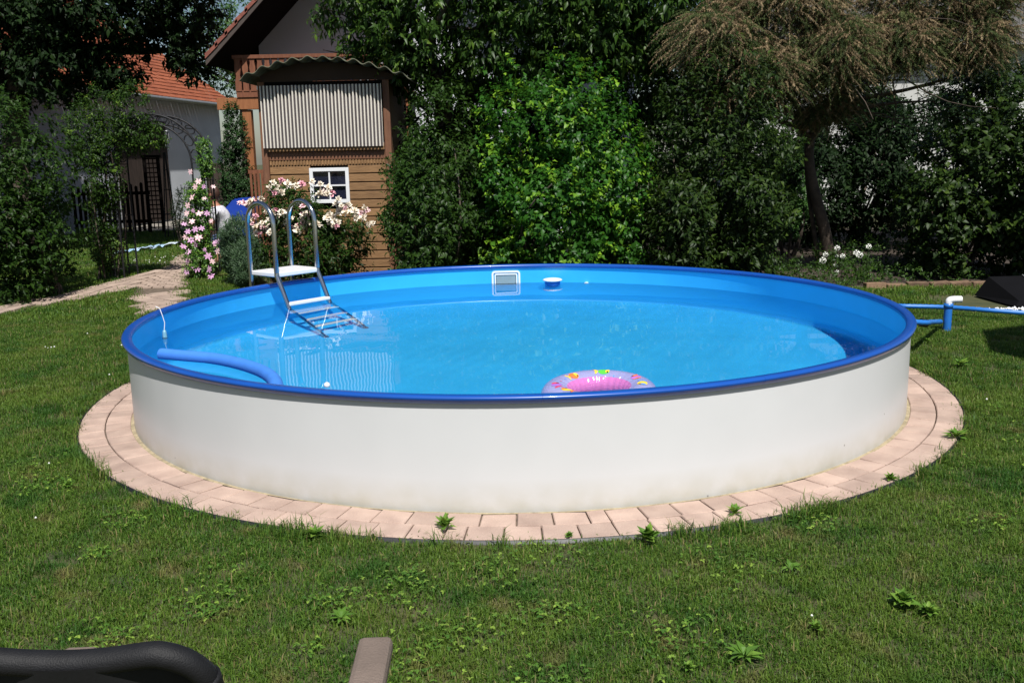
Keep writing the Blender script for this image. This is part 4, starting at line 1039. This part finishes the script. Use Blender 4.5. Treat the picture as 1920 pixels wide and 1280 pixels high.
MB().lathe([(.001, .36), (.12, .35), (.2, .3), (.24, .22), (.24, .1)], 28, (.52, .2, 0)).build('tank', greyf, fb)
MB().tube([(.1, -.27, .085), (.2, .4, .23)], .006, 6).build('strap', zinc, fb)
# white pebbles before the filter
r_ = np.random.default_rng(9); V = []; F = []
for i in range(150):
    x = 4.4 + r_.random() * 1.2; y = 8.95 + r_.random() * .22; s = r_.uniform(.010, .022); k = len(V)
    V += [(x + s, y, .01), (x, y + s, .012), (x - s, y, .01), (x, y - s, .012), (x, y, .01 + s), (x, y, 0)]
    F += [(k, k + 1, k + 4), (k + 1, k + 2, k + 4), (k + 2, k + 3, k + 4), (k + 3, k, k + 4)]
tag(MB().add(V, F, True).build('pebbles', white_m), 'white pebbles scattered in front of the black filter box', 'pebbles', kind='stuff')
# garden parasol just outside the frame, whose shade falls on the lawn at the right
ps = empty('garden_parasol', (5.15, 5.9, 0), 0, 'garden parasol on a pole, standing right of the pool', 'parasol')
MB().tube([(0, 0, 0), (0, 0, 2.35)], .022, 10).build('pole', white_m, ps)
n = 8; V = [(0, 0, 2.4)] + [(1.22 * math.cos(2 * PI * i / n), 1.22 * math.sin(2 * PI * i / n), 2.0) for i in range(n)]
V += [(x, y, z - .01) for x, y, z in V]
MB().add(V, [(0, 1 + i, 1 + (i + 1) % n) for i in range(n)] + [(n + 1, n + 2 + (i + 1) % n, n + 2 + i) for i in range(n)] + [(1 + i, n + 2 + i, n + 2 + (i + 1) % n, 1 + (i + 1) % n) for i in range(n)]).build('canopy', mat('canopy_cloth', (.5, .42, .3), .8), ps)
MB().lathe([(.001, .0), (.25, .0), (.25, .06), (.04, .1), (.001, .1)], 20).build('base', black_m, ps)

# ------------------------------------------------------------------ blue tub, cover on the lawn, person gardening
YT = 15.8
bt = empty('sandpit_lid', (at(449, 385, YT).x, YT, 0), -.08, 'slanting blue plastic sandpit lid behind the peonies', 'lid')
hz = at(449, 370, YT).z
tw_ = (at(480, 380, YT).x - at(418, 380, YT).x) / 2
bluel = mat('blue_lid', (.010, .035, .24), .4, var=.08)
MB().add([(-tw_, -.3, hz - .3), (tw_, -.3, hz - .25), (tw_, .35, hz + .0), (-tw_ * .8, .35, hz - .03), (-tw_, -.3, hz - .38), (tw_, -.3, hz - .36), (tw_, .35, hz - .12), (-tw_, .35, hz - .12)], [(0, 1, 2, 3), (4, 5, 1, 0), (3, 7, 4, 0), (1, 5, 6, 2)]).build('lid_panel', bluel, bt)
MB().box((-tw_ * .9, -.25, 0), (tw_ * .9, .3, hz - .385), bev=.02).build('tub', bluel, bt)
# crumpled film on the lawn
P0 = [atz(x, y) for x, y in ((238, 476), (300, 480), (345, 466), (340, 458), (290, 463))]
c = sum(P0, Vector()) / 5
n = 34; V = []; F = []
a0, a1, w0 = atz(236, 478), atz(346, 460), .42
for i in range(n + 1):
    for j in range(9):
        t = i / n; q = a0.lerp(a1, t); s = (j / 8 - .5) * (w0 + .35 * math.sin(t * 7 + 1) ** 2) * (1.6 if t > .1 else .7)
        V.append((q.x - c.x + .2 * s + random.uniform(-.01, .01), q.y - c.y + s * 1.2, .02 + .05 * abs(math.sin(t * 23 + j * 1.3)) + random.uniform(0, .03)))
for i in range(n):
    for j in range(8): k = i * 9 + j; F.append((k, k + 9, k + 10, k + 1))
film = mat('blue_white_film', (.22, .48, .78), .25, scale=1.6, col2=(.85, .88, .90))
tag(MB().add(V, F, True).build('plastic_sheet', film, None, (c.x, c.y, 0)), 'crumpled blue and white plastic sheet lying on the lawn beyond the arch', 'sheet')

# person crouching among the flowers
skin_m = mat('skin', (.42, .2, .13), .55, var=.06, scale=20)
shirt_m = mat('patterned_shirt', (.78, .78, .80), .85, scale=34, col2=(.42, .42, .50))
hair_m = mat('brown_hair', (.05, .02, .012), .6, var=.3, scale=60, bump=.5, bscale=200)
jeans_m = mat('denim', (.04, .06, .12), .85, var=.2, scale=30)
YQ = 14.9
pr_ = at(419, 420, YQ)
man = empty('person', (pr_.x, YQ, 0), 0, 'person in a white patterned shirt crouching behind the clematis, looking down', 'person')
def skinned(name, verts, edges, radii, m, parent, root=0, sub=2):
    me = bpy.data.meshes.new(name); me.from_pydata(verts, edges, []); o = link(name, me, parent); me.materials.append(m)
    md = o.modifiers.new('skin', 'SKIN'); md.use_smooth_shade = True
    for i, r_ in enumerate(radii): me.skin_vertices[0].data[i].radius = (r_, r_) if not isinstance(r_, tuple) else r_; me.skin_vertices[0].data[i].use_root = (i == root)
    s_ = o.modifiers.new('subsurf', 'SUBSURF'); s_.levels = sub; s_.render_levels = sub
    return o
hz_ = at(395, 365, YQ).z
# squatting: hips low right, back leaning to the left, arms reaching down left
Vb = [(.08, .05, .36), (.03, .04, .52), (-.03, .02, .68), (-.08, .0, .80), (-.105, -.005, hz_ - .14), (-.115, -.01, hz_ - .06), (-.125, -.02, hz_), (-.12, -.01, hz_ + .065),
      (-.06, .15, .80), (-.15, .17, .62), (-.28, .12, .46), (-.34, .08, .38),
      (-.06, -.17, .79), (-.13, -.19, .60), (-.25, -.15, .43), (-.31, -.12, .35),
      (.08, .13, .33), (-.16, .17, .42), (-.10, .16, .08), (-.2, .16, .04),
      (.08, -.08, .33), (-.13, -.14, .42), (-.06, -.13, .08), (-.17, -.14, .04)]
Eb = [(0, 1), (1, 2), (2, 3), (3, 4), (4, 5), (5, 6), (6, 7), (3, 8), (8, 9), (9, 10), (10, 11), (3, 12), (12, 13), (13, 14), (14, 15), (0, 16), (16, 17), (17, 18), (18, 19), (0, 20), (20, 21), (21, 22), (22, 23)]
Rb = [.13, .125, .13, .10, .05, .062, .088, .06, .055, .042, .036, .026, .055, .042, .036, .026, .095, .062, .045, .04, .095, .062, .045, .04]
body = skinned('body', Vb, Eb, Rb, skin_m, man)
skinned('shirt', [Vb[0], Vb[1], Vb[2], Vb[3], Vb[8], (-.13, .165, .68), Vb[12], (-.11, -.185, .67), (-.098, -.003, (.80 + hz_ - .14) / 2 + .02)], [(0, 1), (1, 2), (2, 3), (3, 4), (4, 5), (3, 6), (6, 7), (3, 8)], [.155, .150, .155, .135, .085, .068, .085, .068, .078], shirt_m, man)
skinned('trousers', [Vb[0], Vb[16], Vb[17], (-.11, .16, .14), Vb[20], Vb[21], (-.07, -.13, .14)], [(0, 1), (1, 2), (2, 3), (0, 4), (4, 5), (5, 6)], [.145, .108, .075, .058, .108, .075, .058], jeans_m, man)
for side, (wr_, yy) in enumerate(((Vb[11], .08), (Vb[15], -.12))):
    w0_ = Vector(wr_)
    for k in range(4):
        d = Vector((-.6, (k - 1.5) * .16, -.75)).normalized(); b0 = w0_ + Vector((-.015, (k - 1.5) * .018, -.015))
        L4 = (.07, .08, .075, .06)[k]
        skinned('finger', [b0, b0 + d * L4 * .45, b0 + d * L4 * .75 + Vector((.006, 0, -.006)), b0 + d * L4 + Vector((.016, 0, -.01))], [(0, 1), (1, 2), (2, 3)], [.009, .0058, .008, .007], skin_m, body, sub=1)
    t0 = w0_ + Vector((.0, -.02, .0)); skinned('thumb', [t0, t0 + Vector((-.02, -.03, -.015)), t0 + Vector((-.045, -.035, -.035))], [(0, 1), (1, 2)], [.011, .0095, .008], skin_m, body, sub=1)
hd = Vector((-.125, -.02, hz_))
bm = bmesh.new(); bmesh.ops.create_uvsphere(bm, u_segments=20, v_segments=14, radius=1)
for v in bm.verts: v.co = Vector((v.co.x * .098 + .014, v.co.y * .088, v.co.z * .112 + .02)) if v.co.x > -.35 or v.co.z > .45 else Vector((v.co.x * .06, v.co.y * .07, v.co.z * .05 + .05))
me = bpy.data.meshes.new('hair'); bm.to_mesh(me); me.materials.append(hair_m); me.polygons.foreach_set('use_smooth', [True] * len(me.polygons)); link('hair', me, man, hd)
MB().tube([hd + Vector((-.08, 0, .01)), hd + Vector((-.105, 0, -.02)), hd + Vector((-.09, 0, -.028))], [.008, .014, .008], 8).build('nose', skin_m, body)
for s in (-1, 1):
    bm = bmesh.new(); bmesh.ops.create_uvsphere(bm, u_segments=8, v_segments=6, radius=.011); me = bpy.data.meshes.new('eye'); bm.to_mesh(me); me.materials.append(ink['black']); link('eye', me, body, hd + Vector((-.08, s * .032, .008)))
    MB().tube([hd + Vector((.0, s * .082, .02)), hd + Vector((.004, s * .09, -.005)), hd + Vector((.0, s * .08, -.03))], .011, 8).build('ear', skin_m, body)
MB().tube([hd + Vector((-.078, -.022, -.055)), hd + Vector((-.086, 0, -.058)), hd + Vector((-.078, .022, -.055))], .006, 6).build('mouth', mat('lip', (.35, .1, .08), .5), body)

# ------------------------------------------------------------------ garden chair in the foreground
chm = mat('charcoal_plastic', (.009, .009, .010), .6, spec=.3, var=.2, scale=40, bump=.2, bscale=500)
armm = mat('taupe_plastic', (.17, .13, .105), .65, var=.15, scale=14, bump=.4, bscale=260)
fab = mat('black_textilene', (.006, .006, .007), .85, var=.3, scale=200)
gc = empty('garden_chair', (-.545, 1.35, 0), rad(1.5), 'charcoal garden chair with taupe armrests, seen from behind in the lower left', 'chair')
hwc, ry = .160, .0
def backpt(x, h): return Vector((x, -.06 - (h - .42) * .42, h))   # reclined back
ztb = 1.01
pts = [backpt(-hwc + .02, .40), backpt(-hwc, .7)]
rc_ = .062
for i in range(7): a = PI - PI / 2 * i / 6; pts.append(backpt(-hwc + rc_ + rc_ * math.cos(a), ztb - .022 - rc_ + rc_ * math.sin(a)))
for t in (.25, .5, .75): pts.append(backpt(-hwc + rc_ + (2 * hwc - 2 * rc_) * t, ztb - .022 - .010 * math.sin(PI * t)))
for i in range(7): a = PI / 2 - PI / 2 * i / 6; pts.append(backpt(hwc - rc_ + rc_ * math.cos(a), ztb - .022 - rc_ + rc_ * math.sin(a)))
pts += [backpt(hwc, .7), backpt(hwc - .02, .40)]
MB().tube(catmull(pts, 5),   .0165, 14, flat=.9).build('back_frame', chm, gc)
mb = MB(); n = 10; V = []; F = []
for i in range(n + 1):
    h = .44 + (ztb - .03 - .44) * i / n
    wd = hwc - .01 if h < ztb - .1 else hwc - .01 - .05 * ((h - ztb + .1) / .07) ** 2
    for j in range(9):
        x = -wd + 2 * wd * j / 8; q = backpt(x, h); q.y -= .025 * (1 - (2 * j / 8 - 1) ** 2) - .012; V.append(q)
for i in range(n):
    for j in range(8): k = i * 9 + j; F.append((k, k + 1, k + 10, k + 9))
mb.add(V, F, True).add([v + Vector((0, -.008, 0)) for v in V], [f[::-1] for f in F], True).build('back_panel', fab, gc)
for s in (-1, 1):
    xo = s * .280
    P = [(xo, -.2, .655), (xo, -.1, .655), (xo, .1, .655), (xo, .25, .652), (xo, .335, .642)]
    mb = MB(); mb.box((xo - .033, -.2, .625), (xo + .033, .355, .66), bev=.011); mb.build('armrest', armm, gc)
    mb = MB(); mb.tube([(xo, .3, .63), (xo, .33, .3), (xo, .36, 0)], .018, 10); mb.build('leg', chm, gc)
    mb = MB(); mb.tube([(xo, .1, .63), (xo, -.15, .3), (xo, -.3, 0)], .018, 10); mb.build('leg', chm, gc)
MB().box((-.25, -.08, .40), (.25, .36, .425), bev=.008).build('seat', fab, gc)
MB().tube([(-.28, .365, .41), (.28, .365, .41)], .017, 10).build('seat_rail', chm, gc)

# ------------------------------------------------------------------ grass
def tuft(seed, nb, rad_, h0, h1, w):
    r_ = np.random.default_rng(seed); P = np.stack([r_.normal(0, rad_ * .5, nb), r_.normal(0, rad_ * .5, nb), np.full(nb, -.003)], 1)
    a = r_.uniform(0, 2 * PI, nb); lean = r_.uniform(.1, .95, nb); h = r_.uniform(h0, h1, nb)
    d = np.stack([np.cos(a), np.sin(a), np.zeros(nb)], 1); sd = np.stack([-np.sin(a), np.cos(a), np.zeros(nb)], 1) * (w * r_.uniform(.6, 1.3, nb))[:, None]
    zz = np.array([0, 0, 1.])
    m = P + d * (h * lean * .3)[:, None] + zz * (h * .6)[:, None]; t = P + d * (h * lean)[:, None] + zz * (h * (1 - .35 * lean))[:, None]
    V = np.stack([P - sd, P + sd, m - sd * .8, m + sd * .8, t], 1).reshape(-1, 3)
    F = (np.array([(0, 1, 3), (0, 3, 2), (2, 3, 4)])[None] + 5 * np.arange(nb)[:, None, None]).reshape(-1, 3)
    T = np.where(r_.random(nb) < .06, r_.uniform(.9, 1, nb), r_.uniform(0, .72, nb))
    return V, F, np.repeat(T, 5)
gm = bpy.data.materials.new('grass_blade'); N, L = nodes(gm); b = N['Principled BSDF']; b.inputs['Roughness'].default_value = .5; b.inputs['Specular IOR Level'].default_value = .35
a = N.new('ShaderNodeAttribute'); a.attribute_name = 'tone'
rp = N.new('ShaderNodeValToRGB'); e = rp.color_ramp.elements; e[0].color = (.032, .092, .010, 1); e[1].color = (.30, .24, .11, 1); e[1].position = 1
x = e.new(.45); x.color = (.082, .165, .018, 1); x = e.new(.78); x.color = (.17, .26, .035, 1); x = e.new(.88); x.color = (.24, .2, .08, 1)
L.new(a.outputs['Fac'], rp.inputs[0])
geo = N.new('ShaderNodeNewGeometry')
def noise_mix(src, scale, lo, hi, col, detail=4, fac=1.):
    no = N.new('ShaderNodeTexNoise'); no.inputs['Scale'].default_value = scale; no.inputs['Detail'].default_value = detail; L.new(geo.outputs['Position'], no.inputs['Vector'])
    mr = N.new('ShaderNodeMapRange'); mr.inputs['From Min'].default_value = lo; mr.inputs['From Max'].default_value = hi; mr.inputs['To Max'].default_value = fac; L.new(no.outputs['Fac'], mr.inputs['Value'])
    mx = N.new('ShaderNodeMix'); mx.data_type = 'RGBA'; mx.inputs[7].default_value = (*col, 1); L.new(mr.outputs[0], mx.inputs[0]); L.new(src, mx.inputs[6]); return mx.outputs[2]
o1 = noise_mix(rp.outputs[0], 1.3, .44, .62, (.15, .22, .03), 5, .5)
o2 = noise_mix(o1, 2.9, .53, .66, (.028, .10, .012), 5, .7)
o3 = noise_mix(o2, 5.0, .59, .70, (.25, .19, .08), 5, .5)
L.new(o3, b.inputs['Base Color'])
tr = N.new('ShaderNodeBsdfTranslucent'); L.new(o3, tr.inputs[0]); ms = N.new('ShaderNodeMixShader'); ms.inputs[0].default_value = .35
L.new(b.outputs[0], ms.inputs[1]); L.new(tr.outputs[0], ms.inputs[2]); L.new(ms.outputs[0], N['Material Output'].inputs[0])
def tuft_coll(nm, args):
    col = bpy.data.collections.new(nm)
    for i, ar in enumerate(args):
        V, F, T = tuft(100 + i, *ar); me = bpy.data.meshes.new('tuft'); me.from_pydata(V.tolist(), [], F.tolist())
        at_ = me.attributes.new('tone', 'FLOAT', 'POINT'); at_.data.foreach_set('value', T.astype(np.float32)); me.materials.append(gm)
        col.objects.link(bpy.data.objects.new('tuft', me))
    return col
near_c = tuft_coll('near tufts', [(46, .06, .018, .036, .0016)] * 5 + [(40, .07, .015, .030, .0017)] * 4 + [(34, .05, .03, .055, .0017)])
far_c = tuft_coll('far tufts', [(50, .13, .03, .055, .0032)] * 5)
def scatter(name, pts, coll, smin, smax, seed):
    me = bpy.data.meshes.new(name); me.from_pydata([tuple(p) for p in pts], [], [])
    o = link(name, me)
    g = bpy.data.node_groups.new(name, 'GeometryNodeTree')
    g.interface.new_socket('Geometry', in_out='INPUT', socket_type='NodeSocketGeometry'); g.interface.new_socket('Geometry', in_out='OUTPUT', socket_type='NodeSocketGeometry')
    gi, go = g.nodes.new('NodeGroupInput'), g.nodes.new('NodeGroupOutput')
    ci = g.nodes.new('GeometryNodeCollectionInfo'); ci.inputs['Collection'].default_value = coll; ci.inputs['Separate Children'].default_value = True; ci.inputs['Reset Children'].default_value = True
    ip = g.nodes.new('GeometryNodeInstanceOnPoints'); ip.inputs['Pick Instance'].default_value = True
    rv = g.nodes.new('FunctionNodeRandomValue'); rv.data_type = 'FLOAT_VECTOR'; rv.inputs[0].default_value = (-.12, -.12, 0); rv.inputs[1].default_value = (.12, .12, 6.283); rv.inputs['Seed'].default_value = seed
    rs_ = g.nodes.new('FunctionNodeRandomValue'); rs_.data_type = 'FLOAT'; rs_.inputs[2].default_value = smin; rs_.inputs[3].default_value = smax; rs_.inputs['Seed'].default_value = seed + 1
    g.links.new(gi.outputs[0], ip.inputs['Points']); g.links.new(ci.outputs[0], ip.inputs['Instance']); g.links.new(rv.outputs[0], ip.inputs['Rotation']); g.links.new(rs_.outputs[1], ip.inputs['Scale']); g.links.new(ip.outputs[0], go.inputs[0])
    md = o.modifiers.new('scatter', 'NODES'); md.node_group = g
    return o
def lawn_ok(x, y):
    if math.hypot(x - CX, y - CY) < 2.83 + .018 * math.sin(x * 37) + .012 * math.sin(y * 61): return False
    if y > 9.75 and x > -3.3 and not (x > 3.2 and y < 10.72) : return False
    if 9.7 < y < 20 and x < -3.2 and (inpoly(x, y, pathA) or inpoly(x, y, branch)): return False
    if x > 4.3 and 8.95 < y < 10.1: return False
    return True
def pts_in(y0, y1, dens, margin=.7, seed=0):
    r_ = random.Random(seed); out = []; y = y0
    xm = y1 * .56 + margin; n = int(2 * xm * (y1 - y0) * dens)
    for _ in range(n):
        y = r_.uniform(y0, y1); x = r_.uniform(-xm, xm)
        if abs(x) < y * .56 + margin and lawn_ok(x, y): out.append((x, y, 0))
    return out
g1 = scatter('grass', pts_in(2.3, 5.2, 720, .4, 1), near_c, .8, 1.25, 1); tag(g1, 'mown lawn grass in the foreground in front of the pool', 'grass', kind='stuff')
g2 = scatter('grass', pts_in(5.2, 9.5, 420, .4, 2), near_c, .95, 1.4, 4); tag(g2, 'mown lawn grass on both sides of the pool', 'grass', kind='stuff')
edge_c = tuft_coll('edge tufts', [(22, .05, .05, .095, .0018)] * 4)
r_ = random.Random(31); ep = []
for i in range(620):
    a = r_.uniform(0, 2 * PI)
    if math.sin(a * 9) + math.sin(a * 23 + 1) + .7 * math.sin(a * 51) > -.2: q = 2.825 + abs(r_.gauss(0, .035)); ep.append((CX + q * math.cos(a), CY + q * math.sin(a), 0))
g0 = scatter('grass', ep, edge_c, .6, 1.2, 15); tag(g0, 'longer untrimmed grass leaning over the outer edge of the pavers', 'grass', kind='stuff')
g3 = scatter('grass', pts_in(9.5, 14.5, 120, .6, 3), far_c, .8, 1.3, 7); tag(g3, 'mown lawn grass along the garden path', 'grass', kind='stuff')
g4 = scatter('grass', pts_in(14.5, 22, 55, .6, 4), far_c, .9, 1.5, 9); tag(g4, 'lawn grass beyond the rose arch up to the fence', 'grass', kind='stuff')

# broad-leaved weeds in the lawn, each a plant of its own
def weed_mesh(seed, nl, L0, ratio, elev):
    r_ = np.random.default_rng(seed); a = r_.uniform(0, 2 * PI, nl); el = r_.uniform(elev * .4, elev * 1.5, nl)
    D = np.stack([np.cos(a) * np.cos(el), np.sin(a) * np.cos(el), np.sin(el)], 1); P = D * .006
    Ln = L0 * r_.uniform(.6, 1.2, nl)
    V, F = leaf_arrays(P, D, np.tile([0, 0, 1.], (nl, 1)) + r_.normal(size=(nl, 3)) * .2, Ln, Ln * ratio, .2, .3)
    me = bpy.data.meshes.new('weed'); me.from_pydata(V.tolist(), [], F.tolist()); t = me.attributes.new('tone', 'FLOAT', 'POINT'); t.data.foreach_set('value', np.repeat(.25 + .6 * r_.random(nl), 5).astype(np.float32)); me.materials.append(LM['weed'])
    return me
wms = [weed_mesh(1, 26, .048, .42, .9), weed_mesh(2, 44, .026, .8, 1.), weed_mesh(3, 16, .045, .45, .5), weed_mesh(4, 44, .038, .6, 1.1)]
W_ = [((835, 1000), 3, 1.4, 'bright green seedling growing in the paver joint below the pool wall'), ((590, 1015), 0, 1.1, 'weed at the paver edge, lower left of the pool'), ((1068, 1014), 1, .7, 'small round-leaved weed at the front paver edge'),
      ((1215, 1022), 3, 1.5, 'largest bushy weed clump at the front paver edge'), ((1378, 972), 0, 1., 'spiky weed touching the pavers right of the bushy clump'), ((1792, 828), 0, 1.3, 'leaning weed at the right end of the pavers'),
      ((1668, 908), 3, .9, 'little weed beside the pavers at the lower right'), ((1690, 1142), 1, 1.7, 'wide clover-like weed patch in the right lawn'), ((1740, 1160), 1, 1.2, 'smaller clover patch beside the wide one'),
      ((1395, 1242), 2, 1.2, 'pale flat rosette in the lawn near the bottom edge'), ((640, 1170), 2, 1., 'flat rosette in the lawn above the armrest'), ((130, 918), 1, .9, 'light green weed in the left lawn'),
      ((732, 1112), 1, .6, 'tiny weed in the middle of the front lawn'), ((1480, 1075), 2, .9, 'low weed in the lawn below the right pavers'), ((1800, 690), 0, 1.2, 'weed in the lawn below the standpipe shadow'), ((1735, 645), 0, .9, 'yellow-green weed near the foot of the standpipe'), ((1530, 1190), 3, .7, 'small tuft of broad leaves in the right front lawn'), ((1290, 1265), 1, .8, 'weed at the bottom edge of the lawn')]
for (x, y), k, s, lb in W_:
    p = atz(x, y); o = link('weed', wms[k], None, (p.x, p.y, .02 if k != 3 or s != 1.4 else .022), (0, 0, rs.uniform(0, 6))); o.scale = (s, s, s); tag(o, lb, 'weed', 'weeds in the lawn')
# patches of clover leaves among the grass
r_ = np.random.default_rng(77); Pc_ = []
for k in range(70):
    y = 2.4 + 3.2 * r_.random(); x = (r_.random() - .5) * 1.2 * y
    if not lawn_ok(x, y): continue
    m_ = int(r_.integers(12, 60)); sg = r_.uniform(.03, .10); Pc_.append(np.stack([x + r_.normal(0, sg, m_), y + r_.normal(0, sg, m_), r_.uniform(.018, .042, m_)], 1))
P_ = np.concatenate(Pc_); P_ = P_[np.hypot(P_[:, 0] - CX, P_[:, 1] - CY) > 2.84]; m_ = len(P_)
P3 = np.repeat(P_, 3, 0); a_ = np.repeat(r_.uniform(0, 6.28, m_), 3) + np.tile([0, 2.09, 4.19], m_); D_ = np.stack([np.cos(a_), np.sin(a_), r_.normal(.1, .25, 3 * m_)], 1)
V, F = leaf_arrays(P3, D_, np.tile([0, 0, 1.], (3 * m_, 1)) + r_.normal(size=(3 * m_, 3)) * .2, r_.uniform(.008, .015, 3 * m_), r_.uniform(.007, .012, 3 * m_), .1, .2)
tag(npmesh('clover', V, F, LM['weed'], None, np.repeat(np.repeat(r_.random(m_), 3), 5)), 'low clover leaves growing in patches through the front lawn', 'clover', kind='stuff')
# clover heads and daisies
V = []; F = []; r_ = random.Random(12)
fl = [(85, 650), (90, 652), (96, 651), (102, 650), (228, 647), (164, 625), (92, 868), (67, 970), (205, 702), (1850, 748), (1522, 1153), (250, 497), (262, 494), (270, 497), (300, 488), (330, 482), (256, 500), (280, 492)]
for x, y in fl + [(240 + r_.random() * 100, 480 + r_.random() * 20) for _ in range(22)]:
    p = atz(x, y, .045); s = r_.uniform(.005, .009) * (1 if y > 520 else 1.6); n = 6; k = len(V)
    V += [(p.x, p.y, p.z + s)] + [(p.x + s * math.cos(2 * PI * i / n), p.y + s * math.sin(2 * PI * i / n), p.z) for i in range(n)] + [(p.x, p.y, p.z - s * .7)]
    F += [(k, k + 1 + i, k + 1 + (i + 1) % n) for i in range(n)] + [(k + n + 1, k + 1 + (i + 1) % n, k + 1 + i) for i in range(n)]
tag(MB().add(V, F, True).build('clover_flowers', fm['white']), 'small white clover heads scattered in the lawn at the left', 'flowers', kind='stuff')
